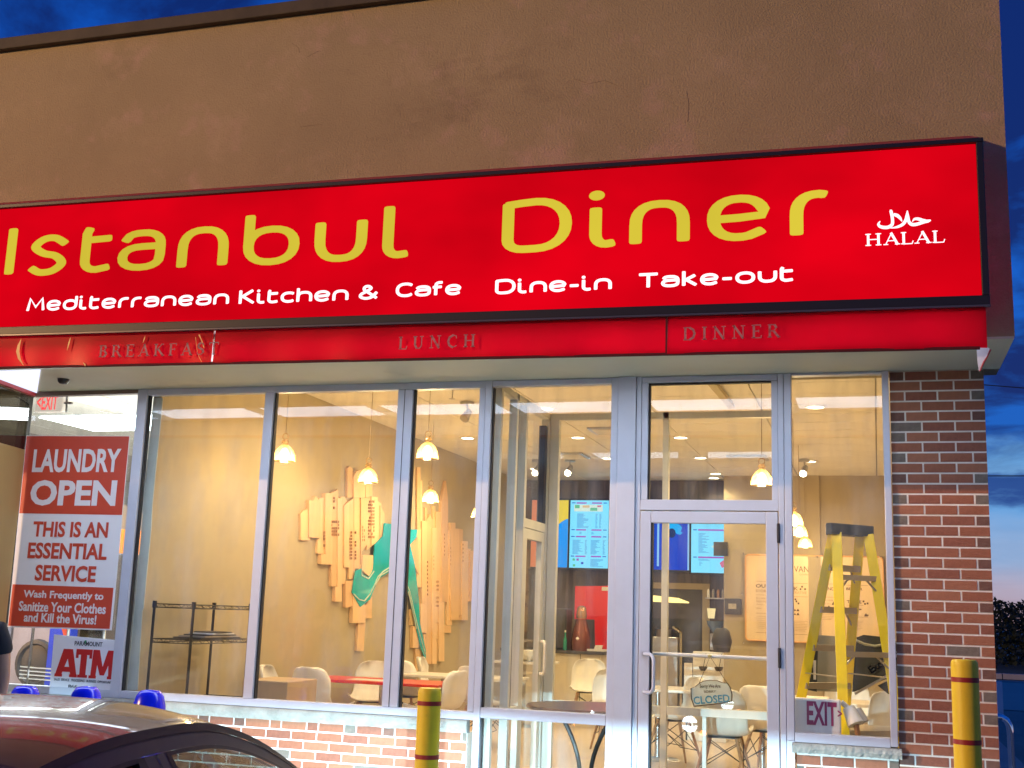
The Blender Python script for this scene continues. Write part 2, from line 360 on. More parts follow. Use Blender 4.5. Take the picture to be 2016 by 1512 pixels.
# ------------------------------------------------------------------ palette
M_stucco = mat('stucco', (.41, .325, .175), .92, noise=(.7, .80), bump=(70, .6, .012), grunge=[(42, .50, (.34, .25, .13), .5), (1.3, .54, (.54, .40, .26), .4), (.55, .58, (.24, .18, .10), .75, (1, 1, 2.2)), (5, .66, (.30, .21, .13), .35), (2.4, .55, (.50, .34, .24), .65)])
M_coping = mat('coping', (.075, .06, .035), .75, noise=(3, .6), bump=(20, .3))
M_soffit = mat('soffit', (.66, .64, .50), .85, noise=(.8, .9), bump=(40, .15), grunge=[(1.5, .62, (.40, .37, .30), .4)])
M_alu = mat('aluminium_frame', (.56, .59, .66), .45, metal=.12, noise=(5, .93))
M_alu2 = mat('inner_frame', (.72, .71, .62), .5, metal=.0, noise=(5, .93))
M_gasket = mat('gasket', (.03, .026, .025), .7)
M_glass = glass('window_glass', f0=.026, dirt_haze=.12)
M_glass2 = glass('inner_glass', f0=.025)
BR = [mat('brick_red', (.34, .120, .062), .85, noise=(30, .8), bump=(90, .5, .004)), mat('brick_orange', (.38, .145, .075), .85, noise=(26, .82), bump=(90, .5, .004)),
      mat('brick_deep', (.30, .105, .060), .85, noise=(30, .75), bump=(90, .5, .004)), mat('brick_grey', (.21, .165, .125), .85, noise=(25, .7), bump=(90, .5, .004)),
      mat('brick_brown', (.20, .095, .065), .85, noise=(25, .7), bump=(90, .5, .004))]
M_mortar = mat('mortar', (.86, .81, .70), .95, noise=(14, .85), bump=(120, .5, .004))
M_stone = mat('sill_stone', (.42, .42, .36), .9, noise=(9, .72), bump=(30, .8, .02), grunge=[(6, .55, (.25, .27, .20), .5)])
M_redcloth = cloth('awning_cloth', (.66, .0015, .012), .50)
M_redtop = mat('awning_top_cloth', (.42, .03, .02), .7, noise=(4, .8))
M_black = mat('black_frame', (.012, .009, .009), .45)
M_signred = emit('sign_face', (1.0, .0004, .011), .74, (.85, .72, 1.12, (1, 1, 1.5)))
M_gold = emit('sign_gold', (.78, .63, .05), .88, (.9, .86, 1.08, (1, 1, 1)))
M_white = emit('sign_white', (1.0, .93, 1.0), 1.35)
M_diff = emit('awning_diffuser', (.70, .80, 1.0), 11, (1.3, .8, 1.1, (1, 1, 1)))
M_wall = mat('diner_wall', (.47, .395, .25), .85, noise=(.8, .93), bump=(25, .06))
M_wallR = mat('diner_wall_rear', (.44, .37, .24), .85, noise=(.8, .93))
M_ceil = mat('ceiling_tile', (.80, .76, .66), .9, noise=(30, .95))
M_grid = mat('ceiling_grid', (.45, .42, .36), .6)
M_floor = mat('diner_floor', (.66, .54, .42), .35, noise=(2, .9))
M_white_pl = mat('white_plastic', (.80, .77, .70), .32, spec=.5)
M_beech = mat('beech_leg', (.42, .22, .10), .5, wave=(6, (.30, .14, .06), .5, (1, 1, 8)))
M_wire = mat('black_wire', (.02, .018, .016), .4, metal=.6)
M_tabletop = mat('white_laminate', (.78, .74, .66), .3)
M_steel = mat('steel', (.55, .55, .56), .28, metal=.9, noise=(4, .8))
M_chrome = mat('chrome', (.75, .75, .78), .08, metal=1)
M_yellow = mat('yellow_paint', (.88, .62, .012), .48, noise=(3, .85), bump=(12, .25), grunge=[(7, .60, (.45, .30, .02), .6), (22, .68, (.20, .15, .06), .8, (1, 1, .5)), (4, .66, (.30, .22, .05), .5, (2, 2, .3))])
M_redtape = mat('red_tape', (.30, .015, .008), .45)
M_blue = mat('blue_plastic', (.004, .012, .85), .25, coat=.4)

# ------------------------------------------------------------------ ground, pavement, road, horizon
g = MB(); n = 24
ext = [-1500, -300, -80, -30, -8, 8, 30, 80, 300, 1500]
g.add([(x, y, 0) for x in ext for y in ext], [(i * 10 + j, (i + 1) * 10 + j, (i + 1) * 10 + j + 1, i * 10 + j + 1) for i in range(9) for j in range(9)])
struct('ground', g, mat('asphalt', (.11, .15, .125), .75, noise=(.25, 1.6), bump=(40, .5, .01), grunge=[(.4, .58, (.09, .095, .095), .6)]), smooth=False)
struct('pavement', MB().box(-14, 1.6, -1.55, -.02, .004, .15), mat('pavement_concrete', (.42, .41, .37), .85, noise=(2, .8), bump=(50, .4)), bevel=.02)
struct('side_path', MB().box(.80, 1.6, .0, 14, .004, .14), MATS['pavement_concrete'])
struct('far_road', MB().add([(-60, 19, .012), (200, 19, .012), (200, 33, .012), (-60, 33, .012)], [(0, 1, 2, 3)]), mat('road_light', (.26, .36, .30), .7, noise=(.3, .8)), smooth=False)
struct('far_verge', MB().box(-60, 200, 36, 60, .004, .18), mat('verge', (.04, .06, .025), .95, noise=(.6, .6)))
kb = thing('parking_kerb', 'long concrete kerb across the lot beyond the brick corner', 'kerb', (10, 35.6, 0))
for i in range(14): part('kerb_block', MB().box(-20 + i * 4, -16.03 + i * 4, 35.5, 35.9, .02, .2), MATS['pavement_concrete'], kb)
# far wood, a mass of leaf-sized faces
r = random.Random(3); fo = MB()
for i in range(90):
    cx_, cy_ = r.uniform(3, 24), r.uniform(42, 58); h = r.uniform(2.3, 3.3) * (cy_ / 50)
    for k in range(520):
        a = r.uniform(0, 6.28); rr = r.uniform(.2, 1) ** .5 * 2.3; z = r.uniform(0, 1) ** .8 * h; rr *= math.sqrt(max(.05, 1 - (z / h) ** 3))
        p = Vector((cx_ + rr * math.cos(a), cy_ + rr * math.sin(a), z)); s_ = r.uniform(.06, .20)
        u = Vector((r.uniform(-1, 1), r.uniform(-1, 1), r.uniform(-1, 1))).normalized(); v = u.cross(Vector((r.uniform(-1, 1), .3, r.uniform(-1, 1)))).normalized()
        fo.add([p, p + u * s_, p + u * s_ + v * s_, p + v * s_ * .7], [(0, 1, 2, 3)])
o = part('treeline', fo, mat('far_foliage', (.030, .045, .020), .9, noise=(.5, .5)), smooth=False); o['kind'] = 'stuff'; o['label'] = 'dark far-off wood along the horizon'
M_house = mat('far_house_wall', (.16, .14, .13), .9); hs = thing('far_house', 'dark house with pitched roof on the horizon right of the trees', 'house', (13.5, 52, 0))
part('wall', MB().box(11.2, 17, 44.6, 50, .2, 4.4), M_house, hs)
part('roof', MB().prism([(10.9, 44.4, 4.4), (10.9, 50.2, 4.4), (10.9, 47.3, 5.9)], (6.4, 0, 0)), mat('far_roof', (.05, .045, .05), .9), hs)
part('window', MB().box(12, 12.8, 44.54, 44.62, 2.4, 3.6), M_black, hs)
pl = thing('utility_cables', 'two thin black overhead cables crossing the sky right of the building', 'cable', (6, 30, 8))
for py, sl in ((757, 7), (937, 0)):
    a, b = aty(1930, py, 30), aty(2016, py + sl, 30); d = (b - a)
    part('cable', MB().tube([a - d * 1 + Vector((0, 0, .05)), a, b, b + d * 6], .016, 5), M_black, pl)
wp = aty(1968, 1372, 17.6)
o = part('white_post', MB().box(wp.x - .045, wp.x + .055, 17.55, 17.65, 0, aty(1968, 1342, 17.6).z), mat('white_paint', (.75, .77, .80), .5)); o.location = (0, 0, 0); tag(o, 'short white post in the lot just past the brick corner', 'post')

# ------------------------------------------------------------------ building shell
XR = .764
bd = thing('diner_building', 'tan stucco storefront building with overhanging upper wall above the awning', 'building', (-5, -.97, 3.54))
part('upper_wall', MB().box(-16, .876, -.97, .3, 3.54, 6.40), M_stucco, bd)
part('coping', MB().box(-16.05, .93, -1.03, .36, 6.402, 6.51), M_coping, bd, bevel=.01)
part('roof_slab', MB().box(-16, XR, .3, 12.6, 4.25, 4.5), M_coping, bd)
part('soffit', MB().box(-7.34, .872, -.966, -.0, 3.525, 3.5395), M_soffit, bd)
part('side_wall', MB().box(.70, XR, .12, 12.4, .0, 4.25), M_mortar, bd)
part('rear_wall', MB().box(-16, XR, 12.4, 12.6, 0, 4.25), M_mortar, bd)
part('header', MB().box(-16, .70, .08, .3, 3.55, 4.25), M_soffit, bd)
# hairline cracks in the stucco
ck = MB()
for pl_ in ([(575, 85), (588, 95), (590, 104)], [(605, 112), (618, 105), (628, 100)], [(590, 250), (612, 247), (634, 245)], [(1130, 155), (1160, 165), (1190, 158), (1215, 168)], [(1352, 180), (1356, 205), (1354, 240)], [(560, 222), (563, 226)]):
    q = [aty(x, y, -.9712) for x, y in pl_]; q = [(p.x, p.z) for p in q]
    ribbon(ck, q, .0011, .0011, -.9712, .0005, caps=False)
part('crack', ck, mat('crack', (.22, .16, .09), .95), bd, smooth=False, kind='stuff')

# brick walls: one object per brick
bm_cache = {}
def brick_mesh(wd, m):
    k = (round(wd, 3), m.name)
    if k not in bm_cache: bm_cache[k] = MB().box(.0012, wd - .0012, 0, .05, .0012, .0635).mesh('brick', m)
    return bm_cache[k]
rb = random.Random(11)
def brickwall(root, x0, x1, z0, z1, jz, jx, y, flem=None):
    j = 0; z = jz - .075 * math.ceil((jz - z1) / .075 - .001)
    rows = []; zz = z1
    top = jz
    while top > z1 + .01: top -= .075
    k = round((jz - top) / .075)
    while top - .075 > z0 - .03:
        rows.append((top, k)); top -= .075; k += 1
    for top, k in rows:
        odd = k % 2; xs = []
        if flem is not None and k == flem:
            x = jx - 8 * .3285 + .02
            while x < x1 + .4: xs += [(x, .215), (x + .225, .0935)]; x += .3285
        else:
            x = jx + (.1125 if odd else 0) - .225 * 25
            while x < x1: xs.append((x, .215)); x += .225
        for x, wd in xs:
            a = max(x, x0); b = min(x + wd, x1)
            if b - a < .03: continue
            wd2 = b - a; q = rb.random()
            half = wd2 < .13
            m = BR[3] if (half and q < .30) else BR[4] if (half and q < .65) else BR[3] if q > .985 else BR[0] if q < .5 else BR[1] if q < .8 else BR[2]
            o = put('brick', brick_mesh(wd2, m), root, Vector((a, y + rb.uniform(-.002, .001), top - .070)) - wloc(root))
pil = thing('brick_pillar', 'red brick pillar with pale mortar at the right corner of the storefront', 'wall', (.44, 0, 0))
part('mortar_core', MB().box(.120, XR - .002, .0035, .118, 0, 3.524), M_mortar, pil)
brickwall(pil, .118, XR, 0, 3.524, 3.525, .221 + .005, 0)
lw = thing('low_brick_wall', 'low brick wall under the long diner windows, lit by headlights', 'wall', (-5, 0, 0))
part('mortar_core', MB().box(-12, -3.04, .0035, .2, 0, .776), M_mortar, lw)
brickwall(lw, -8.2, -3.042, 0, .776, .782, -4.643 + .005, 0, flem=0)
rw = thing('sill_brick_wall', 'small brick wall under the narrow right window', 'wall', (-.2, 0, 0))
part('mortar_core', MB().box(-.575, .112, .0035, .2, 0, .79), M_mortar, rw)
brickwall(rw, -.578, .114, 0, .79, .782, -.40, 0)
for nm, lab, a, b, z0, z1 in (('stone_ledge', 'weathered concrete ledge under the long diner windows', -8.2, -3.02, .778, .872), ('stone_ledge', 'pale stone ledge under the narrow right window', -.60, .135, .792, .862)):
    m = MB(); nn = 40; P = []
    for i in range(nn + 1):
        x = a + (b - a) * i / nn; j = lambda s: rb.uniform(-s, s)
        P.append([(x, -.0 , z0), (x, -.075 + j(.006), z0 + .004 + j(.004)), (x, -.088 + j(.004), z0 + (z1 - z0) * .5 + j(.004)), (x, -.082 + j(.003), z1 - .012), (x, -.07, z1), (x, .0, z1)])
    m.grid(P); m.add(P[0], [tuple(range(6))]); m.add(P[-1], [tuple(range(6))])
    o = part(nm, m, M_stone, smooth=False); tag(o, lab, 'ledge')

# ------------------------------------------------------------------ storefront glazing
ZH, ZS = 3.524, .874
def frame_thing(name, label, loc): return thing(name, label, 'window', loc)
fw = frame_thing('storefront_window', 'three tall diner panes in grey aluminium frame above the low brick wall', (-4.6, 0, .9))
Z1 = 3.468; Z0 = .935
part('head_rail', MB().box(-6.13, -2.984, -.03, .05, Z1, ZH), M_alu, fw, bevel=.004)
part('sill_rail', MB().box(-6.13, -2.984, -.03, .05, ZS, Z0), M_alu, fw, bevel=.004)
for a, b in ((-6.228, -6.132), (-4.968, -4.884), (-3.745, -3.612), (-3.036, -2.986)):
    part('mullion', MB().box(a, b, -.036, .055, ZS, ZH - .0) if a < -6.1 else MB().box(a, b, -.034, .053, Z0 + .001, Z1 - .001), M_alu, fw, bevel=.004)
for a in (-6.131, -4.883, -3.611): part('gasket', MB().box(a, a + .012, -.012, .03, Z0, Z1), M_gasket, fw)
part('gasket', MB().box(-3.686, -3.681, -.0365, -.0345, Z0, Z1), M_gasket, fw)
for a, b in ((-6.12, -4.968), (-4.872, -3.745), (-3.6, -3.036)):
    part('pane', MB().box(a, b, .006, .012, Z0, Z1), M_glass, fw)
lf = frame_thing('laundry_window', 'tall laundromat window with brown frame behind the posters', (-6.8, 0, .9))
part('head_rail', MB().box(-7.40, -6.23, -.03, .05, Z1 + .02, ZH), mat('brown_frame', (.22, .15, .11), .5, metal=.3), lf, bevel=.004)
part('sill_rail', MB().box(-7.40, -6.23, -.03, .05, ZS, Z0), M_alu, lf)
part('mullion', MB().box(-7.47, -7.405, -.04, .055, ZS, ZH), MATS['brown_frame'], lf, bevel=.004)
part('gasket', MB().box(-7.404, -7.38, -.02, .03, Z0, Z1 + .02), M_gasket, lf)
part('pane', MB().box(-7.38, -6.23, .006, .012, Z0, Z1 + .02), M_glass, lf)
rf = frame_thing('return_window', 'dark side window of the laundromat turning toward the parking lot', (-7.45, -.5, 0))
part('red_trim', MB().bar((-7.33, -.03, 3.497), (-7.14, -.97, 3.497), .04, .03), mat('red_trim', (.45, .02, .03), .4), rf)
part('pane', MB().prism([(-7.355, -.045, .16), (-7.165, -.96, .16), (-7.165, -.96, 3.48), (-7.355, -.045, 3.48)], (-.006, 0, 0)), glass('return_glass', (.40, .39, .36), .07), rf)
part('lower_panel', MB().prism([(-7.350, -.045, .16), (-7.160, -.96, .16), (-7.160, -.96, 2.99), (-7.350, -.045, 2.99)], (.003, 0, 0)), mat('tan_panel', (.52, .34, .12), .6), rf)
part('mullion', MB().box(-7.22, -7.13, -1.03, -.972, .15, 3.524), MATS['brown_frame'], rf)
# entrance
ef = frame_thing('entrance_frame', 'grey aluminium entrance frame with tall side light and transom over the door', (-1.8, 0, .2))
FZ = .15
part('jamb', MB().box(-2.984, -2.930, -.04, .055, FZ, ZH), M_alu, ef, bevel=.004)
part('post', MB().box(-1.893, -1.752, -.055, .055, FZ, ZH), M_alu, ef, bevel=.004)
part('jamb', MB().box(-1.950, -1.895, -.038, .05, FZ, ZH - .001), M_alu, ef, bevel=.004)
part('head_rail', MB().box(-2.929, -1.951, -.036, .05, Z1 + .008, ZH - .002), M_alu, ef, bevel=.004)
zc = aty(1080, 1400, 0).z; zd = aty(1080, 1421, 0).z
part('mid_rail', MB().box(-2.929, -1.951, -.036, .05, zd, zc), M_alu, ef, bevel=.004)
part('sill_rail', MB().box(-2.929, -1.951, -.036, .05, FZ, .25), M_alu, ef, bevel=.004)
part('pane', MB().box(-2.918, -1.951, .006, .012, zc, Z1), M_glass, ef)
part('pane', MB().box(-2.918, -1.951, .006, .012, .25, zd), M_glass, ef)
part('gasket', MB().box(-2.929, -2.918, -.01, .03, .25, Z1), M_gasket, ef)
part('jamb', MB().box(-1.750, -1.712, -.038, .05, FZ, ZH - .001), M_alu, ef, bevel=.004)
part('jamb', MB().box(-.682, -.640, -.038, .05, FZ, ZH - .001), M_alu, ef, bevel=.004)
part('head_rail', MB().box(-1.711, -.683, -.036, .05, Z1 + .008, ZH - .002), M_alu, ef, bevel=.004)
part('transom_rail', MB().box(-1.711, -.683, -.036, .05, 2.492, 2.572), M_alu, ef, bevel=.004)
for a, b, c, d in ((-1.711, -1.66, 2.573, Z1 + .007), (-.73, -.683, 2.573, Z1 + .007)): part('transom_stile', MB().box(a, b, -.03, .04, c, d), M_alu, ef, bevel=.003)
part('gasket', MB().box(-1.66, -1.648, -.01, .03, 2.573, Z1 + .007), M_gasket, ef)
part('gasket', MB().box(-1.66, -.73, -.012, .03, Z1 - .006, Z1 + .006), M_gasket, ef)
part('pane', MB().box(-1.648, -.73, .006, .012, 2.573, Z1), M_glass, ef)
dr = thing('entrance_door', 'grey aluminium and glass entrance door with pull handle and push bar', 'door', (-1.2, 0, .2))
zt = aty(1400, 1031, 0).z
part('stile', MB().box(-1.708, -1.627, -.042, .03, .2, 2.484), M_alu, dr, bevel=.004)
part('stile', MB().box(-.775, -.688, -.042, .03, .2, 2.484), M_alu, dr, bevel=.004)
part('top_rail', MB().box(-1.626, -.776, -.04, .03, zt, 2.484), M_alu, dr, bevel=.004)
part('bottom_rail', MB().box(-1.626, -.776, -.04, .03, .2, .4), M_alu, dr, bevel=.004)
part('pane', MB().box(-1.615, -.776, -.008, -.002, .4, zt), M_glass, dr)
part('gasket', MB().box(-1.626, -1.615, -.03, .02, .4, zt), M_gasket, dr)
for zz in (2.33, 1.44, .5): part('hinge', MB().tube([(-.684, -.048, zz - .07), (-.684, -.048, zz + .07)], .011, 8), M_gasket, dr)
h0 = aty(1282, 1288, -.05); h1 = aty(1282, 1363, -.05)
def arcpath(a, b, out, rr, n=6):   # C-shaped pull
    a = Vector(a); b = Vector(b); o = Vector(out)
    P = [a]
    for i in range(n + 1): t = math.pi / 2 * i / n; P.append(a + o - o.normalized() * rr * (1 - math.sin(t)) + (b - a).normalized() * rr * (1 - math.cos(t)))
    for i in range(n + 1): t = math.pi / 2 * i / n; P.append(b + o - o.normalized() * rr * (1 - math.cos(t)) - (b - a).normalized() * rr * (1 - math.sin(t)))
    return P + [b]
part('pull_handle', MB().tube(arcpath((-1.665, -.05, h0.z), (-1.665, -.05, h1.z), (.085, -.075, 0), .05), .013, 10), M_alu, dr)
ba, bb = aty(1295, 1287, .05), aty(1512, 1299, .05)
part('push_bar', MB().tube([(-1.63, .05, ba.z), (-.77, .05, ba.z - .003)], .014, 10), M_white_pl, dr)
part('lock_cylinder', MB().lathe((0, 0, 0), [(0, 0), (.017, 0), (.017, .012), (0, .012)], 14), M_steel, dr, local=True).matrix_local = Matrix.Translation((-.467, -.042, 1.228)) @ Matrix.Rotation(math.pi / 2, 4, 'X')
rwd = frame_thing('side_window', 'narrow tall window between the door and the brick pillar', (-.25, 0, .9))
part('mullion', MB().box(-.638, -.585, -.036, .05, FZ if False else .872, ZH), M_alu, rwd, bevel=.004)
part('mullion', MB().box(.064, .112, -.036, .05, .872, ZH), M_alu, rwd, bevel=.004)
part('sill_rail', MB().box(-.584, .063, -.034, .05, .864, .928), M_alu, rwd, bevel=.004)
part('head_rail', MB().box(-.584, .063, -.034, .05, 3.505, ZH), M_alu, rwd, bevel=.004)
part('pane', MB().box(-.584, .063, .006, .012, .928, 3.505), M_glass, rwd)
part('mullion_base', MB().box(-.638, -.585, -.036, .05, FZ, .871), M_alu, rwd)

# ------------------------------------------------------------------ awning and lit sign
YA = -1.75; XE = .651; XL = -9.5
def shear(m): m.v = [(x, y, z - .0098 * (x - XE)) for x, y, z in m.v]; return m   # the whole front rises a little to the left
aw = thing('awning', 'red fabric awning with hanging valance over the storefront', 'awning', (-4, -1.2, 3.5))
part('top_cloth', shear(MB().prism([(XL, -.972, 4.908), (XL, -.972, 4.918), (XL, YA, 4.588), (XL, YA, 4.578)], (XE - XL, 0, 0))), M_redtop, aw)
part('end_cloth', MB().prism([(XE - .004, -.972, 4.90), (XE - .004, -.972, 3.56), (XE - .004, YA, 3.56), (XE - .004, YA, 4.575)], (.004, 0, 0)), cloth('awning_end_cloth', (.75, .01, .02), .6), aw)
# valance sheets, gently rippled, with a curled loose corner at the right end
def valance(x0, x1, ph, curl=False, zb=3.362, zb2=3.292):
    P = []; nx = int((x1 - x0) / .05)
    for i in range(nx + 1):
        x = x0 + (x1 - x0) * i / nx; row = []
        for j in range(9):
            t = j / 8; z_b = zb + (zb2 - zb) * (x + 6.3) / 7.0
            y = YA - .012 + t * (.010 * math.sin(x * 5 + ph) + .006 * math.sin(x * 13 + ph * 2)); zt__ = 3.533 - .0098 * (x - XE); z = zt__ + (z_b - zt__) * t
            if curl and x > .28:
                k = (x - .28) / .36; z += .03 * k * k * t * (1 - k)
            row.append((x, y, z))
        P.append(row)
    return MB().grid(P)
for a, b, ph, c in ((-9.4, -4.45, 0, False), (-4.435, -1.235, 2, False), (-1.222, .64, 4, True)):
    o = part('valance', valance(a, b, ph, c), M_redcloth, aw)
P = [[(XL + (XE - .02 - XL) * i / 40, YA + .012 + .004 * math.sin(i * 1.7) * j, (3.40 if j == 0 else 3.60) - .0098 * (XL + (XE - XL) * i / 40 - XE) - (.085 if j == 0 else 0)) for j in range(2)] for i in range(41)]
part('valance_lining', MB().grid(P), cloth('valance_lining_cloth', (.92, .90, .93), .6), aw)
# loose curled corner showing its white back
crl = [(1921, 676), (1936, 678), (1948, 686), (1949, 692), (1943, 702), (1935, 716), (1928, 731), (1925, 716), (1923, 690)]
part('curled_corner', MB().prism([aty(x, y, YA + .062) for x, y in crl], (0, .003, 0)), cloth('white_cloth_back', (.90, .88, .92), .6), aw)
part('frayed_edge', MB().tube([aty(x, y, YA + .055) for x, y in [(1950, 688), (1944, 702), (1937, 713), (1929, 731)]], [.006, .004, .006, .003], 6), mat('frayed_red', (.5, .08, .08), .8), aw)
part('hem', MB().tube([(-9.4, YA - .012, 3.393)] + [(x, YA - .014, 3.362 - .01 * (x + 6.3)) for x in [-6.3, -5, -4, -3, -2, -1, -.3, .3, .60]] , .010, 6), mat('hem_cloth', (.10, .003, .008), .8), aw)
part('seam', MB().box(-1.234, -1.223, YA - .022, YA - .006, 3.31, 3.55), MATS['hem_cloth'], aw)
# rips as patches on the cloth, their lit look put into the orange colour
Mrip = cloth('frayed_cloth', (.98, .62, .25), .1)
def rip(pts, wds):
    m = MB(); Q = [aty(x, y, YA - .028) for x, y in pts]
    for i in range(len(Q) - 1):
        a, b = Q[i], Q[i + 1]; wa, wb = wds[i] * .008, wds[i + 1] * .008
        m.add([a - Vector((wa, 0, 0)), a + Vector((wa, -.002, 0)), b + Vector((wb, -.002, 0)), b - Vector((wb, 0, 0))], [(0, 1, 2, 3)])
    return m
part('rip', rip([(42, 667), (37, 680), (35, 692), (38, 706), (46, 719)], [.2, 1.5, 1.9, 1.6, .3]), Mrip, aw)
part('rip', rip([(139, 664), (136, 675), (132, 690)], [.2, .9, .2]), Mrip, aw)
part('rip', rip([(286, 661), (284, 668), (281, 676)], [.2, .7, .1]), Mrip, aw)
part('rip', rip([(392, 659), (396, 668), (400, 678), (402, 686)], [.9, .5, .9, .2]), Mrip, aw)
part('rip', rip([(385, 664), (387, 680), (389, 696), (397, 713)], [.3, .2, .3, .3]), Mrip, aw)
part('rip', rip([(164, 714), (167, 717), (168, 722)], [.3, .9, .1]), Mrip, aw)
# letters left faint on the valance
M_ghost = mat('faded_lettering', (.50, .24, .24), .7, grunge=[(28, .55, (.40, .01, .02), 1.0)])
SER = {  # thick-thin roman capitals: strokes x0,y0,x1,y1,weight(0 thin,1 thick)
 'B': (.62, [(.14, 0, .14, 1, 1), (.14, 1, .42, .97, 0), (.42, .97, .5, .76, 1), (.5, .76, .36, .54, 0), (.14, .53, .4, .53, 0), (.4, .53, .56, .28, 1), (.56, .28, .42, .02, 1), (.14, 0, .42, .02, 0)], [(.03, .25, 0), (.03, .2, 1)]),
 'R': (.72, [(.14, 0, .14, 1, 1), (.14, 1, .42, .97, 0), (.42, .97, .52, .75, 1), (.52, .75, .38, .5, 0), (.14, .5, .38, .5, 0), (.36, .5, .66, 0, 1)], [(.02, .26, 0), (.03, .2, 1), (.58, .74, 0)]),
 'E': (.60, [(.14, 0, .14, 1, 1), (.14, 1, .54, 1, 0), (.54, 1, .54, .84, 0), (.14, .52, .42, .52, 0), (.42, .6, .42, .44, 0), (.14, 0, .56, 0, 0), (.56, 0, .58, .18, 0)], [(.02, .2, 0), (.02, .2, 1)]),
 'A': (.78, [(.10, 0, .40, 1, 0), (.38, 1, .68, 0, 1), (.20, .33, .56, .33, 0)], [(0, .22, 0), (.56, .80, 0)]),
 'K': (.74, [(.14, 0, .14, 1, 1), (.14, .42, .58, 1, 0), (.28, .58, .66, 0, 1)], [(.02, .26, 0), (.02, .26, 1), (.48, .68, 1), (.56, .76, 0)]),
 'F': (.56, [(.14, 0, .14, 1, 1), (.14, 1, .52, 1, 0), (.52, 1, .52, .84, 0), (.14, .52, .42, .52, 0), (.42, .6, .42, .44, 0)], [(.02, .28, 0), (.02, .2, 1)]),
 'S': (.52, [(.46, .80, .44, .96, 0), (.44, .94, .26, 1, 0), (.26, 1, .08, .84, 1), (.08, .84, .12, .62, 1), (.12, .62, .42, .40, 1), (.42, .40, .46, .18, 1), (.46, .18, .28, 0, 0), (.28, 0, .06, .06, 0), (.06, .06, .04, .24, 0)], []),
 'T': (.68, [(.34, 0, .34, 1, 1), (.04, 1, .64, 1, 0), (.04, 1, .04, .82, 0), (.64, 1, .64, .82, 0)], [(.22, .46, 0)]),
 'L': (.60, [(.14, 0, .14, 1, 1), (.14, 0, .54, 0, 0), (.54, 0, .59, .24, 0)], [(.02, .26, 1), (.02, .2, 0)]),
 'U': (.78, [(.16, 1, .16, .3, 1), (.16, .3, .28, .03, 1), (.28, .03, .48, .01, 0), (.48, .01, .62, .24, 0), (.62, .24, .62, 1, 0)], [(.03, .29, 1), (.50, .74, 1)]),
 'N': (.82, [(.14, 0, .14, 1, 0), (.12, 1, .66, 0, 1), (.66, 0, .66, 1, 0)], [(.02, .26, 0), (.02, .14, 1), (.54, .78, 1)]),
 'C': (.72, [(.64, .74, .62, .96, 0), (.62, .92, .42, 1, 0), (.42, 1, .16, .82, 1), (.16, .82, .08, .5, 1), (.08, .5, .16, .18, 1), (.16, .18, .40, 0, 1), (.40, 0, .66, .14, 0)], []),
 'H': (.84, [(.16, 0, .16, 1, 1), (.66, 0, .66, 1, 1), (.16, .51, .66, .51, 0)], [(.03, .29, 0), (.03, .29, 1), (.53, .79, 0), (.53, .79, 1)]),
 'D': (.80, [(.14, 0, .14, 1, 1), (.14, 1, .40, .98, 0), (.40, .98, .62, .80, 1), (.62, .80, .70, .5, 1), (.70, .5, .62, .2, 1), (.62, .2, .40, .02, 1), (.14, 0, .40, .02, 0)], [(.02, .2, 0), (.02, .2, 1)]),
 'I': (.32, [(.16, 0, .16, 1, 1)], [(.03, .29, 0), (.03, .29, 1)])}
def serif_word(word, x0, x1, z0, z1, Y, m, parent, gap=.18, tk=.15, tn=.05, dzr=0.0, name='lettering'):
    tot = sum(SER[c][0] for c in word) + gap * (len(word) - 1); u = (x1 - x0) / tot; h = z1 - z0; x = x0
    for c in word:
        mb = MB()
        wd, ss, sf = SER[c]; dz = dzr * (x - x0) / (x1 - x0)
        def seg(a, b, c_, d, t, mb=mb):
            A = Vector((x + a * u, z0 + dz + b * h)); B = Vector((x + c_ * u, z0 + dz + d * h)); v = (B - A)
            if v.length < 1e-6: return
            v.normalize(); k = t * h / 2; q = Vector((-v.y, v.x)) * k; A -= v * k * .3; B += v * k * .3
            mb.add([(p.x, Y, p.y) for p in (A - q, B - q, B + q, A + q)] + [(p.x, Y + .0015, p.y) for p in (A - q, B - q, B + q, A + q)], [(0, 1, 2, 3), (0, 4, 5, 1), (2, 6, 7, 3), (1, 5, 6, 2), (3, 7, 4, 0)])
        for i, s_ in enumerate(ss): seg(*s_[:4], tk if s_[4] else tn)
        for a, b, yy in sf: seg(a, yy + (.02 if yy == 0 else -.02), b, yy + (.02 if yy == 0 else -.02), tn)
        x += (wd + gap) * u; part('letter', mb, m, parent, smooth=False)
serif_word('BREAKFAST', -5.368, -4.385, 3.412, 3.497, YA - .038, M_ghost, aw, gap=.32, tk=.17, tn=.07, dzr=-.009)
serif_word('LUNCH', -3.025, -2.483, 3.396, 3.479, YA - .038, M_ghost, aw, gap=.40, tk=.17, tn=.07, dzr=0)
serif_word('DINNER', -1.121, -.533, 3.392, 3.472, YA - .038, M_ghost, aw, gap=.34, tk=.17, tn=.07, dzr=0)
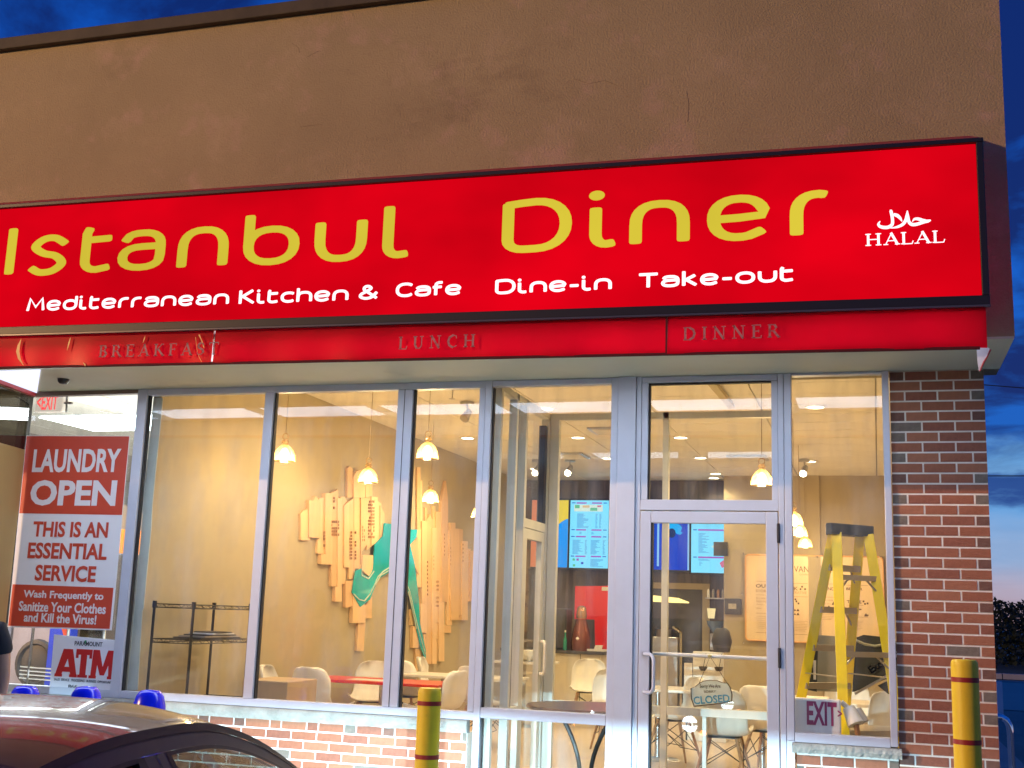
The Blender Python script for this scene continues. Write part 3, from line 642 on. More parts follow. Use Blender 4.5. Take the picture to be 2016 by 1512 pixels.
# light boxes under the awning, ribs between them
x = XL
for i in range(8):
    part('light_panel', MB().box(x + .04, x + 1.22, -1.64, -1.10, 3.548, 3.556), M_diff, aw); 
    part('rib', MB().bar((x + 1.24, -.99, 3.53), (x + 1.27, -1.72, 3.53), .03, .03), M_alu2, aw); x += 1.262
part('back_rail', MB().box(XL, XE - .01, -1.095, -.975, 3.546, 3.57), M_soffit, aw)
part('front_rail', MB().box(XL, XE - .01, -1.735, -1.645, 3.535, 3.565), mat('rail_red', (.42, .10, .08), .5), aw)
part('inner_shade', MB().prism([(XL, -1.0, 4.85), (XL, -1.0, 3.58), (XL, -1.70, 3.58), (XL, -1.70, 4.58)], (.01, 0, 0)), M_redtop, aw)
for i in range(5): lamp('tube_light', 'AREA', (-8.4 + i * 2.05, -1.36, 4.2), 9, (.8, .85, 1), aw, .5, (0, 0, 0))
o = part('soffit_light', MB().prism([(-7.30, -.03, 3.512), (-6.53, -.96, 3.512), (-7.12, -.96, 3.512)], (0, 0, .010)), emit('soffit_lit', (.78, .80, 1.0), 1.3)); tag(o, 'bright white lit soffit panel at the left end of the storefront', 'light')  # added glowing triangle, stands in for the lit inside of the awning cloth
cm = part('soffit_camera', MB().lathe((-6.62, -.55, 3.48), [(0, 0), (.03, .004), (.045, .02), (.05, .044)], 14), M_black); tag(cm, 'small dark dome fixture on the soffit above the laundry window', 'camera')

sg = thing('diner_sign', 'long lit red sign with black frame above the storefront', 'sign', (-4, YA, 3.55))
ZSB, ZST = 3.600, 4.544
part('face', shear(MB().box(XL, .622, YA - .012, YA + .02, ZSB, ZST)), M_signred, sg, smooth=False)
part('frame_top', shear(MB().box(XL, XE + .012, YA - .045, YA + .03, ZST, 4.572)), M_black, sg, bevel=.004)
part('frame_bottom', shear(MB().box(XL, XE + .012, YA - .045, YA + .03, 3.542, ZSB)), M_black, sg, bevel=.004)
part('frame_lip', shear(MB().box(XL, XE + .014, YA - .052, YA - .02, 3.530, 3.5415)), mat('lip_metal', (.12, .11, .11), .35, metal=.6), sg)
part('frame_end', MB().box(.622, XE + .011, YA - .044, YA + .03, ZSB, ZST), M_black, sg, bevel=.004)
YT = YA - .016; HX, HZ = .041, .025
def big(c, x0, x1, zb, zt, gl=None, dot=False):
    mb = MB(); wd, ss = GL[c]; mx_ = max(p[1] for s_ in ss for p in s_); x0 += HX; x1 -= HX; zb += HZ; zt -= HZ
    u = (x1 - x0) / wd if wd > .01 else 1
    for s_ in ss: ribbon(mb, [((x0 if wd > .01 else (x0 + x1) / 2) + (p[0] * u if wd > .01 else 0), zb + p[1] / mx_ * (zt - zb)) for p in s_], HX, HZ, YT, .004)
    if dot:
        q = arc(x0 + .005, dot, .053, .034, 0, 345, 20); mb.add([(a, YT - .004, b) for a, b in q], [tuple(range(21))])
    part('letter', mb, M_gold, sg, smooth=False)
big('I', -6.31, -6.205, 4.072, 4.462)
big('s', -6.097, -5.732, 4.061, 4.379); big('t', -5.628, -5.346, 4.058, 4.425); big('a', -5.304, -4.906, 4.055, 4.368)
big('n', -4.801, -4.385, 4.047, 4.359); big('b', -4.266, -3.824, 4.039, 4.431); big('u', -3.708, -3.31, 4.034, 4.340); big('l', -3.193, -2.981, 4.036, 4.424)
big('D', -2.335, -1.857, 4.023, 4.397); big('i', -1.739, -1.548, 4.027, 4.314, dot=4.384); big('n', -1.475, -1.086, 4.027, 4.324)
big('e', -.978, -.58, 4.021, 4.323); big('r', -.468, -.222, 4.023, 4.32)
for wd_, a, b, zb, xh, dp in (('Mediterranean', -6.058, -4.347, 3.786, .082, -.020), ('Kitchen', -4.268, -3.423, 3.763, .080, -.010), ('&', -3.348, -3.200, 3.756, .078, 0),
                              ('Cafe', -3.075, -2.603, 3.760, .076, -.003), ('Dine-in', -2.368, -1.583, 3.748, .078, -.004), ('Take-out', -1.413, -.447, 3.743, .078, 0)):
    mb = MB(); lt = []; strokes_word(mb, wd_, a, b, zb, xh, .0112, .0090, YT, .003, gap=.40, drop=dp, letters=lt)
    for k in lt: part('letter', k, M_white, sg, smooth=False)
serif_word('HALAL', -.025, .43, 3.945, 4.017, YT - .003, M_white, sg, gap=.06, tk=.20, tn=.075, dzr=-.004, name='word')
ar = MB()
for pts in ([(675, 300, 20), (680, 330, 50), (695, 400, 48), (708, 500, 48), (697, 570, 52), (630, 615, 56), (550, 620, 56), (480, 600, 50), (452, 560, 38), (485, 505, 10)],
            [(722, 385, 46), (790, 405, 58), (845, 455, 44), (880, 515, 8)],
            [(975, 315, 12), (968, 400, 46), (945, 490, 52), (890, 565, 50), (790, 612, 40), (665, 634, 6)],
            [(975, 315, 12), (990, 430, 36), (1005, 520, 50), (1060, 566, 56), (1150, 560, 54), (1270, 520, 56), (1345, 505, 52), (1398, 488, 20)],
            [(1060, 520, 4), (1105, 470, 40), (1175, 468, 52), (1250, 490, 50), (1320, 505, 46)]):
    Q = []
    for X_, Y_, w_ in pts: p = aty(1680 + X_ / 9.164, 380 + Y_ / 9.164, YT - .004); Q.append((p.x, p.z, w_ / 9.164 / 600))
    Q2 = [(a, b) for a, b, _ in Q]; S2 = spl(Q2, 5); Wd = []
    for i in range(len(Q) - 1):
        for k in range(5): Wd.append(Q[i][2] + (Q[i + 1][2] - Q[i][2]) * k / 5)
    Wd.append(Q[-1][2]); A = []; B = []
    for i, p in enumerate(S2):
        a, b = S2[max(i - 1, 0)], S2[min(i + 1, len(S2) - 1)]; d = Vector((b[0] - a[0], b[1] - a[1])).normalized(); q = Vector((-d.y, d.x)) * Wd[i]
        A.append((p[0] + q.x, YT - .003, p[1] + q.y)); B.append((p[0] - q.x, YT - .003, p[1] - q.y))
    for i in range(len(A) - 1): ar.add([A[i], A[i + 1], B[i + 1], B[i]], [(0, 1, 2, 3)])
part('arabic_word', ar, M_white, sg, smooth=False)

# ------------------------------------------------------------------ posters in the laundry window
Yp = -.004
M_pred = mat('poster_red', (.60, .065, .030), .5, noise=(1.5, .85)); M_pwhite = mat('poster_white', (.80, .80, .80), .55, noise=(1.2, .93)); M_plet = mat('poster_letter', (.74, .71, .71), .55)
po = thing('laundry_poster', 'tall red and white poster reading laundry open in the left window', 'poster', (-6.85, -.01, 1.43))
def quad4(a, b, c, d, y, t=.002): return MB().prism([(p[0], y, p[1]) for p in (a, b, c, d)], (0, -t, 0))
part('sheet', quad4((-7.378, 3.125), (-6.285, 3.112), (-6.283, 1.428), (-7.352, 1.418), -.010, .001), M_pwhite, po)
za = aty(130, 1012, 0).z; zb_ = aty(130, 1154, 0).z
part('red_panel', quad4((-7.372, 3.120), (-6.292, 3.106), (-6.290, za - .004), (-7.36, za + .002), -.0115), M_pred, po)
part('red_panel', quad4((-7.345, zb_ + .002), (-6.305, zb_ - .002), (-6.305, 1.44), (-7.345, 1.43), -.0115), M_pred, po)
def tline(s, px0, px1, py0, py1, m, parent, bold=.02, y=-.0140, rot=0):
    sp = (py1 - py0) > 25
    pm = (px0 + px1) / 2; a = aty(px0, (py0 + py1) / 2, y); b = aty(px1, (py0 + py1) / 2, y); t_ = aty(pm, py0, y).z; u_ = aty(pm, py1, y).z
    return text(s, a.x, b.x, u_, t_, y, m, parent, bold=bold, depth=.001, rot=rot, split=sp)
tline('LAUNDRY', 65, 237, 884, 930, M_plet, po, .03)
tline('OPEN', 60, 229, 945, 996, M_plet, po, .035)
tline('THIS IS AN', 65, 213, 1027, 1058, M_pred, po, .03)
tline('ESSENTIAL', 55, 211, 1069, 1101, M_pred, po, .03)
tline('SERVICE', 69, 189, 1113, 1145, M_pred, po, .03)
tline('Wash Frequently to', 46, 204, 1164, 1183, M_plet, po, .025)
tline('Sanitize Your Clothes', 37, 209, 1186, 1206, M_plet, po, .025)
tline('and Kill the Virus!', 47, 190, 1208, 1227, M_plet, po, .025)
at = thing('atm_sign', 'white card with big red ATM letters standing on the laundry window sill', 'sign', (-6.5, -.02, .9))
part('card', quad4((-6.852, 1.372), (-6.162, 1.346), (-6.148, .915), (-6.842, .912), -.018, .003), mat('card_white', (.72, .74, .78), .4), at)
M_red2 = mat('print_red', (.50, .012, .015), .5); M_ink = mat('print_black', (.04, .04, .05), .6); M_grn = mat('print_green', (.03, .25, .10), .6)
def blk(bars, x0, x1, z0, z1, y, m, par, nm='letter'):
    mb = MB()
    for i_, b_ in enumerate(bars): mb.prism([(x0 + (x1 - x0) * u, y - .0001 * i_, z0 + (z1 - z0) * v) for u, v in b_], (0, .0015, 0))
    return part(nm, mb, m, par, smooth=False)
blk([[(0, 0), (.27, 0), (.66, 1), (.30, 1)], [(.73, 0), (1, 0), (.72, 1), (.42, 1)], [(.2, .18), (.8, .18), (.74, .36), (.26, .36)], [(0, 0), (.34, 0), (.34, .10), (0, .10)], [(.66, 0), (1, 0), (1, .10), (.66, .10)]], -6.805, -6.58, 1.022, 1.256, -.0225, M_red2, at)
blk([[(0, .80), (1, .80), (1, 1), (0, 1)], [(.31, 0), (.69, 0), (.69, .8), (.31, .8)], [(0, .68), (.16, .68), (.16, .8), (0, .8)], [(.84, .68), (1, .68), (1, .8), (.84, .8)], [(.2, 0), (.8, 0), (.8, .1), (.2, .1)]], -6.607, -6.445, 1.023, 1.260, -.0225, M_red2, at)
blk([[(0, 0), (.28, 0), (.28, .1), (0, .1)], [(.06, 0), (.25, 0), (.33, 1), (.10, 1)], [(.10, 1), (.34, 1), (.58, .12), (.42, .12)], [(.66, 1), (.90, 1), (.58, .12), (.42, .12)], [(.75, 0), (.98, 0), (.90, 1), (.67, 1)], [(.70, 0), (1, 0), (1, .1), (.70, .1)]], -6.462, -6.200, 1.022, 1.260, -.0225, M_red2, at)
tline('PARAMOUNT', 147, 202, 1263, 1272, M_ink, at, .02, -.0225)
part('leaf_mark', MB().box(-6.535, -6.515, -.0228, -.0222, 1.305, 1.335), M_grn, at)
tline('SALES  SERVICE   PROCESSING   BUSINESS  OPPORTUNITIES', 106, 226, 1338, 1343, M_ink, at, .01, -.0225)
tline('866', 134, 152, 1348, 1355, M_ink, at, .02, -.0225)

# ------------------------------------------------------------------ laundromat interior
M_lwall = mat('laundry_wall', (.72, .72, .68), .8); M_fl = emit('fluorescent', (.85, .97, 1.0), 9)
struct('laundry_floor', MB().box(-16, -6.16, .06, 12.4, .02, .15), mat('laundry_floor', (.42, .42, .40), .4, noise=(3, .9)))
lc = struct('laundry_ceiling', MB().box(-16, -6.16, .06, 12.4, 4.06, 4.1), M_grid)
ct = MB().box(0, .60, 0, 1.21, 0, .02).mesh('ceiling_tile', M_ceil)
for x_, y_ in ((-6.9, 1.6), (-8.2, 1.6), (-7.5, 4.5), (-7.5, 8)): lamp('laundry_light', 'AREA', (x_, y_, 3.55), 120, (.88, .96, 1), None, .9, (0, 0, 0)); pass  # area lamps added to brighten the laundromat, besides its ceiling panels
LIT = {(3, 3): 'right end of the nearest light row', (4, 3): 'middle of the nearest light row', (5, 3): 'left part of the nearest light row', (6, 3): 'left end of the nearest light row', (1, 6): 'right panel of the far light row', (2, 6): 'second panel of the far light row', (3, 6): 'third panel of the far light row', (4, 6): 'left panel of the far light row'}
for i in range(9):
    for j in range(9):
        x_ = -6.79 - i * .63; y_ = .32 + j * 1.24
        if (i, j) in LIT: continue
        put('ceiling_tile', ct, lc, (x_, y_, 4.035))
for (i, j), lb in LIT.items():
    x_ = -6.79 - i * .63; y_ = .32 + j * 1.24
    t = thing('fluorescent_panel', 'white fluorescent laundromat ceiling panel, ' + lb, 'ceiling light', (x_, y_, 4.0), 'laundromat ceiling light panels')
    part('diffuser', MB().box(x_ + .005, x_ + .595, y_ + .02, y_ + 1.19, 4.01, 4.02), M_fl, t); part('frame', MB().box(x_, x_ + .6, y_, y_ + 1.21, 4.032, 4.05), M_steel, t)
for x_, y_ in ((-7.4, 2.2), (-8.8, 3.4), (-7.6, 6)): lamp('laundry_glow', 'POINT', (x_, y_, 3.2), 60, (.95, .98, 1), None, .5)  # point lamps in mid-air, added to brighten the ceiling tiles
struct('laundry_wall', MB().box(-16, -6.16, 12.1, 12.38, .15, 4.05), M_lwall)
ex = thing('hanging_exit_sign', 'small glowing red exit sign hanging in the laundromat window', 'exit sign', (-6.9, 1.1, 3.6))
a0, a1 = aty(72, 773, .9), aty(121, 810, .9)
part('housing', MB().box(a0.x, a1.x, .9, .97, a1.z, a0.z), mat('housing_white', (.8, .75, .68), .5, emi=(1, .85, .75), es=.45), ex, bevel=.006)
b0, b1 = aty(77, 778, .89), aty(111, 806, .89)
text('<EXIT', b0.x - .02, b1.x, b1.z, b0.z, .898, emit('exit_red', (1, .10, .10), 1.2), ex, bold=.02)
part('stem', MB().tube([(a1.x + .03, .935, a1.z), (a1.x + .0, .935, 4.02)], .012, 6), M_steel, ex); part('bracket', MB().box(a1.x, a1.x + .09, .92, .95, a1.z + .08, a1.z + .10), M_steel, ex)
M_mach = mat('machine_steel', (.42, .42, .52), .35, metal=.5, noise=(2, .8)); M_dark = mat('machine_dark', (.05, .05, .055), .5)
for i in range(5):
    x_ = -10.2 + i * .78; lab = ['leftmost laundry machine in the row', 'second laundry machine from the left, steel front', 'middle laundry machine with round door behind the poster', 'laundry machine beside the blue cabinet', 'right laundry machine just behind the ATM card'][i]
    if i == 4: continue
    t = thing('washing_machine', lab, 'washing machine', (x_, 2.6, .15), 'laundry machines')
    part('cabinet', MB().box(x_, x_ + .74, 2.6, 3.4, .15, 2.0), M_mach, t, bevel=.02)
    o = part('door', MB().lathe((0, 0, 0), [(0, .03), (.16, .03), (.20, .02), (.22, .05), (.26, .04), (.27, 0)], 24), M_dark, t, local=True); o.matrix_local = Matrix.Translation((.37, -.0, .8)) @ Matrix.Rotation(math.pi / 2, 4, 'X')
    part('control_panel', MB().box(x_ + .06, x_ + .68, 2.585, 2.6, 1.68, 1.9), M_dark, t)
t = thing('blue_cabinet', 'bright blue cabinet behind the ATM card in the laundromat', 'cabinet', (-7.1, 2.2, .15))
p0, p1 = aty(98, 1235, 2.2), aty(140, 1235, 2.2)
part('body', MB().box(p0.x, p1.x, 2.2, 2.8, .15, 1.75), mat('cabinet_blue', (.01, .05, .55), .35), t, bevel=.01); part('label', MB().prism([(p1.x - .16, 2.195, 1.7), (p1.x - .04, 2.195, 1.7), (p1.x - .04, 2.195, 1.2), (p1.x - .11, 2.195, 1.35)], (0, -.004, 0)), MATS['poster_red'], t)
t = thing('dark_vending_machine', 'tall dark vending cabinet beside the party wall', 'vending machine', (-6.6, 1.6, .15))
p0, p1 = aty(152, 1235, 1.6), aty(243, 1100, 1.6)
part('body', MB().box(p0.x, p1.x, 1.6, 2.2, .15, 2.15), M_dark, t, bevel=.02); part('window', MB().box(p0.x + .05, p0.x + .30, 1.585, 1.6, .6, 1.9), glass('dark_glass', (.3, .3, .35), .06), t)
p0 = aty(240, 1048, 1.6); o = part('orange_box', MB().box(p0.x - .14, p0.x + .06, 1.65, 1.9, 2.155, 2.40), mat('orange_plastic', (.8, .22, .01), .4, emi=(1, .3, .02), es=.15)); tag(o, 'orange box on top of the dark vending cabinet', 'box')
st = thing('laundry_cart_rails', 'low chrome cart rails in the laundromat under the posters', 'cart', (-7.3, .9, .15))
for k in range(4): part('rail', MB().tube([(-7.9, .9, .92 + k * .035), (-6.9, .9, .90 + k * .035)], .008, 6), M_chrome, st)
for k in range(3): part('leg', MB().tube([(-7.8 + k * .4, .9, .15), (-7.8 + k * .4, .9, 1.6)], .014, 6), M_chrome, st)

# ------------------------------------------------------------------ diner interior
struct('diner_floor', MB().box(-6.05, .69, .06, 12.4, .05, .20), M_floor)
struct('party_wall', MB().box(-6.13, -6.05, .065, 12.4, .15, 4.05), M_wall)
o = part('plaster_edge', MB().prism([(-6.127, .056, .94), (-6.02, .056, .94), (-6.03, .056, 1.2), (-6.045, .056, 1.6), (-6.035, .056, 1.62), (-6.03, .056, 2.3), (-6.04, .056, 2.5), (-6.03, .056, 3.46), (-6.127, .056, 3.46)], (0, .008, 0)), mat('pale_plaster', (.62, .64, .55), .8, noise=(3, .85))); o['kind'] = 'structure'
struct('rear_wall_screens', MB().box(-6.05, -2.37, 11.3, 11.4, .2, 4.03), mat('rear_dark_tile', (.10, .085, .08), .5, noise=(2, .7), wave=(5, (.17, .14, .13), .8, (3, 1, .2))))
struct('rear_wall_board', MB().box(-2.37, .69, 10.62, 10.75, .2, 4.03), M_wallR)
struct('rear_wall_return', MB().box(-2.37, -2.30, 10.75, 11.3, .2, 4.03), M_wallR)
struct('pilaster', MB().box(-1.04, -.85, 10.56, 10.62, .2, 4.03), M_wallR)
struct('right_wall', MB().box(.60, .69, .13, 10.62, .2, 4.03), M_wallR)
struct('front_header_inside', MB().box(-6.05, .6, .301, .36, 3.55, 4.03), M_wall)
dc = struct('diner_ceiling', MB().box(-6.05, .69, .06, 11.4, 4.03, 4.06), M_grid)
ct2 = MB().box(0, 1.20, 0, .60, 0, .018).mesh('ceiling_tile', M_ceil)
for i in range(6):
    w_ = 1.2 if i < 5 else .55
    me = ct2 if i < 5 else MB().box(0, .55, 0, .60, 0, .018).mesh('ceiling_tile', M_ceil)
    for j in range(18): put('ceiling_tile', me, dc, (-6.04 + i * 1.215, .37 + j * .612, 4.008))
# wall art: planks cut to a skyline with a teal resin strait between them
M_plk = [mat('plank_a', (.80, .53, .26), .55, wave=(5, (.72, .48, .23), .6, (1, 5, .4))), mat('plank_b', (.74, .48, .23), .55, wave=(5, (.66, .43, .20), .6, (1, 5, .4))), mat('plank_c', (.84, .58, .30), .55, wave=(4, (.78, .53, .27), .5, (1, 5, .4)))]
art = thing('skyline_wall_art', 'wooden plank skyline with a teal strait on the left diner wall', 'wall art', (-6.04, 5, 2))
def Z6(x, y): return (580 + x / 3.782, 900 + y / 3.782)
def Z7(x, y): return (790 + x / 3.022, 900 + y / 3.022)
XW = -6.05
def plank(poly, th, k):
    mxp = sum(p_[0] for p_ in poly) / len(poly); q = [atx(px + (1.3 if px > mxp else -1.3), py, XW + th) for px, py in poly]; part('plank', MB().prism([(XW + .002, p.y, p.z) for p in q], (th, 0, 0)), M_plk[k % 3], art)
def rect(zf, x0, x1, t0, b0, t1=None): return [zf(x0, t0), zf(x1, t1 if t1 is not None else t0), zf(x1, b0), zf(x0, b0)]
A6 = [([(50, 420), (70, 400), (105, 375), (108, 325), (110, 620), (50, 618)], .03), ([(112, 322), (150, 322), (152, 290), (188, 340), (186, 605), (112, 595)], .045), ([(188, 305), (232, 300), (232, 720), (175, 718), (176, 610), (188, 608)], .03),
      ([(234, 268), (275, 268), (275, 800), (203, 798), (204, 722), (234, 722)], .05), ([(277, 268), (316, 240), (320, 300), (322, 962), (277, 962)], .035), ([(324, 305), (345, 305), (345, 1075), (307, 1075), (307, 965), (324, 965)], .045), ([(347, 295), (368, 295), (385, 330), (372, 945), (347, 945)], .03),
      ([(398, 80), (412, 68), (426, 85), (430, 300), (398, 300)], .03), ([(374, 360), (398, 330), (405, 822), (374, 822)], .045), ([(408, 330), (440, 300), (445, 825), (445, 910), (410, 910), (407, 822)], .03), ([(384, 925), (440, 915), (440, 1100), (402, 1120), (384, 1120)], .04),
      ([(445, 150), (465, 105), (490, 95), (518, 150), (518, 300), (445, 300)], .05), ([(447, 302), (496, 302), (494, 830), (447, 830)], .035), ([(498, 302), (540, 302), (540, 640), (505, 700), (498, 800)], .05), ([(532, 180), (545, 180), (548, 300), (532, 300)], .03), ([(556, 200), (572, 200), (574, 290), (556, 290)], .03),
      ([(542, 295), (575, 290), (575, 660), (542, 690)], .03), ([(577, 292), (612, 298), (612, 640), (577, 660)], .045), ([(614, 320), (640, 345), (645, 605), (614, 640)], .03), ([(642, 360), (664, 420), (664, 540), (642, 600)], .04),
      ([(441, 1020), (522, 1100), (522, 1235), (436, 1235)], .05), ([(478, 1237), (522, 1237), (507, 1445), (468, 1443)], .035), ([(524, 1115), (572, 1040), (568, 1200), (524, 1200)], .03), ([(512, 730), (580, 730), (578, 830), (552, 890), (505, 840)], .055)]
for i, (p, th) in enumerate(A6): plank([Z6(*q) for q in p], th, i)
A7 = [([(50, 520), (95, 480), (100, 700), (80, 640)], .04), (rect(Z7, 97, 124, 430, 775), .03), (rect(Z7, 126, 148, 380, 870), .045), ([(150, 385), (168, 340), (186, 385), (186, 1230), (150, 1230)], .035), (rect(Z7, 188, 206, 420, 1230), .05), ([(208, 325), (240, 325), (240, 985), (208, 985)], .035),
      ([(242, 320), (244, 260), (262, 140), (274, 260), (274, 320), (272, 860), (242, 860)], .045), (rect(Z7, 276, 298, 435, 1000), .03), ([(288, 430), (298, 430), (298, 390), (318, 390), (318, 425), (340, 425), (340, 970), (300, 970)], .05), (rect(Z7, 342, 362, 425, 940, 430), .035), (rect(Z7, 364, 391, 500, 970), .045),
      (rect(Z7, 393, 409, 545, 860), .03), (rect(Z7, 411, 438, 556, 855), .045), (rect(Z7, 60, 84, 905, 1000), .03), (rect(Z7, 72, 98, 1005, 1135), .045), (rect(Z7, 88, 112, 1140, 1270), .03), (rect(Z7, 118, 148, 870, 1045), .04), (rect(Z7, 136, 149, 1050, 1250), .03), (rect(Z7, 208, 222, 990, 1080), .03), (rect(Z7, 228, 252, 862, 1215), .045), (rect(Z7, 254, 292, 1002, 1045), .03),
      (rect(Z7, 98, 110, 60, 430), .025), (rect(Z7, 112, 120, 140, 430), .02), (rect(Z7, 190, 198, 290, 418), .02), (rect(Z7, 144, 150, 300, 380), .02)]
for i, (p, th) in enumerate(A7): plank(p if not isinstance(p[0], tuple) or p[0][0] > 700 else [Z7(*q) for q in p], th, i + 1)
sea = [Z6(668, 490), Z6(730, 500), Z6(790, 470), Z7(40, 430), Z7(95, 430), Z7(90, 478), Z7(52, 520), Z7(80, 640), Z7(105, 850), Z7(110, 980), Z7(145, 1150), Z7(147, 1215), Z7(118, 1140), Z7(100, 1060), Z7(62, 880), Z7(25, 745), Z6(715, 850), Z6(620, 910), Z6(560, 1060), Z6(490, 1115), Z6(430, 1010), Z6(455, 845), Z6(500, 828), Z6(502, 868), Z6(550, 895), Z6(582, 845), Z6(597, 650), Z6(660, 585)]
q = [atx(px, py, XW + .06) for px, py in sea]
part('strait', MB().prism([(XW + .05, p.y, p.z) for p in q], (.012, 0, 0)), mat('teal_resin', (.010, .36, .37), .12, coat=.6, noise=(1.2, 1.5), grunge=[(3.5, .56, (.008, .22, .42), .7)]), art, smooth=False)
fm = MB()
for ln in ([Z6(715, 815), Z6(660, 850), Z6(620, 890), Z6(590, 960), Z6(560, 1020), Z6(520, 1070), Z6(480, 1060), Z6(440, 1020)], [Z6(700, 845), Z6(640, 880), Z6(600, 950)], [Z6(500, 830), Z6(500, 880), Z6(550, 905), Z6(590, 850)], [Z7(28, 745), Z7(50, 800), Z7(72, 900), Z7(95, 1000), Z7(125, 1110), Z7(142, 1170)], [Z7(42, 800), Z7(66, 910), Z7(90, 1020)]):
    q = [atx(px, py, XW + .064) for px, py in ln]
    for i in range(len(q) - 1): fm.bar(q[i], q[i + 1], .012, .012)
part('foam_line', fm, mat('foam_white', (.55, .66, .55), .5), art, smooth=False)
en = MB(); re_ = random.Random(5)
for zf, x0, x1, y0, y1 in ((Z6, 275, 345, 480, 620), (Z6, 412, 440, 560, 790), (Z6, 455, 475, 560, 780), (Z6, 505, 535, 520, 640), (Z6, 550, 606, 330, 620), (Z6, 295, 305, 280, 410), (Z6, 225, 235, 560, 690), (Z7, 155, 180, 600, 850), (Z7, 205, 232, 740, 930), (Z7, 255, 268, 460, 620), (Z7, 290, 300, 540, 660), (Z7, 365, 385, 520, 680), (Z7, 190, 215, 590, 700)):
    for ii in range(max(1, int((x1 - x0) / 13))):
        for jj in range(int((y1 - y0) / 24)):
            if re_.random() < .15: continue
            p = atx(*zf(x0 + ii * 13 + 4, y0 + jj * 24), XW + .056); en.box(XW + .035, XW + .0575, p.y - .006, p.y + .005, p.z - .016, p.z + .012)
part('engraving', en, mat('burnt_wood', (.42, .24, .11), .8), art, smooth=False)

# pendant lamps
M_pg = glass('pendant_glass', (1.0, .90, .66), .12); M_bulb = emit('bulb', (1.0, .68, .30), 34)
_n = M_pg.node_tree.nodes; _l = M_pg.node_tree.links; _o = _n['Material Output'].inputs[0].links[0].from_socket; _t = _n.new('ShaderNodeBsdfTranslucent'); _t.inputs[0].default_value = (.95, .70, .30, 1); _m = _n.new('ShaderNodeMixShader'); _m.inputs[0].default_value = .32; _l.new(_o, _m.inputs[1]); _l.new(_t.outputs[0], _m.inputs[2]); _l.new(_m.outputs[0], _n['Material Output'].inputs[0])
def make_pendant(label):
    t = thing('pendant_lamp', label, 'pendant lamp', (0, 0, 0), 'glass pendant lamps')
    prof = [(.012, .205), (.030, .20), (.038, .175), (.020, .165), (.030, .155), (.065, .125), (.092, .08), (.103, .03), (.105, 0)]
    part('shade', MB().lathe((0, 0, 0), prof, 28), M_pg, t)
    part('cap_ring', MB().tube([(.03 * math.cos(a), 0, .235 + .03 * math.sin(a)) for a in [i * math.pi / 6 for i in range(13)]], .005, 6), M_pg, t)
    part('socket', MB().lathe((0, 0, 0), [(0, .165), (.018, .165), (.02, .12), (0, .12)], 12), mat('brass', (.5, .33, .12), .3, metal=1), t)
    part('bulb', MB().lathe((0, 0, 0), [(0, .125), (.016, .12), (.040, .08), (.046, .05), (.036, .018), (0, .005)], 16), M_bulb, t)
    part('cord', MB().tube([(0, 0, .26), (0, 0, 1.1)], .0035, 5), mat('cord', (.35, .27, .16), .7), t)
    l = bpy.data.lights.new('pendant_light', 'POINT'); l.energy = 22; l.color = (1, .70, .36); l.shadow_soft_size = .05
    return t, l
pd, pll = make_pendant('leftmost glowing pendant lamp, just right of the second mullion')
def pend(px, py, y, label, first=[True]):
    global pd
    p = aty(px, py, y)
    if first[0]: o = pd; first[0] = False; o.location = p; o['label'] = label
    else: o = dup(pd, p, 0, label)
    for c in o.children:
        if c.name.startswith('cord'): c.scale = (1, 1, (4.0 - p.z - .26) / .84) ; c.location = (0, 0, .26 - .26 * c.scale[2])
    lo = bpy.data.objects.new('pendant_light', pll); COL.objects.link(lo); lo.parent = o; lo.location = (0, 0, -.03)
pend(559, 908, 1.1, 'leftmost glowing pendant lamp, just right of the second mullion')
pend(724, 950, 2.7, 'glass pendant lamp hanging in front of the wooden skyline dome')
pend(841, 903, 1.5, 'upper large pendant lamp in the pane left of the entrance')
pend(847, 989, 4.7, 'lower pendant lamp in front of the skyline spire, left of the entrance')
pend(942, 1020, 6.5, 'half hidden pendant lamp at the pane edge left of the entrance')
pend(1500, 956, 2.6, 'large pendant lamp seen through the door transom')
pend(1563, 1035, 4.9, 'pendant lamp at the left edge of the narrow right window')
pend(1574, 1056, 7.1, 'middle pendant lamp of the row left of the ladder')
pend(1585, 1078, 9.6, 'farthest small pendant lamp beside the yellow ladder')
# recessed downlights
M_dl = emit('downlight_glow', (1.0, .84, .62), 14)
dlm = MB().lathe((0, 0, 0), [(0, 0), (.085, 0)], 20).mesh('lens', M_dl); dlr = MB().lathe((0, 0, 0), [(.085, 0), (.088, -.008), (.115, -.006), (.118, .004)], 24).mesh('trim_ring', M_white_pl)
dls = bpy.data.lights.new('downlight_beam', 'SPOT'); dls.energy = 104; dls.color = (1, .76, .46); dls.spot_size = 2.4; dls.spot_blend = .8; dls.shadow_soft_size = .08
def downlight(x, y, label):
    t = thing('downlight', label, 'ceiling light', (x, y, 4.004), 'recessed downlights in the diner ceiling')
    put('lens', dlm, t); put('trim_ring', dlr, t); o = bpy.data.objects.new('downlight_beam', dls); COL.objects.link(o); o.parent = t; o.location = (0, 0, -.02)
for px, py, lb in ((1138, 862, 'largest round downlight in the side light left of the door'), (1197, 903, 'round downlight beside the wide door post'), (1340, 862, 'nearest round downlight in the door transom'), (1379, 902, 'second round downlight in the door transom'), (1409, 933, 'third round downlight in the door transom'), (1415, 950, 'farthest faint downlight in the door transom')):
    p = atz(px, py, 4.0); downlight(p.x, min(p.y, 10.9), lb)
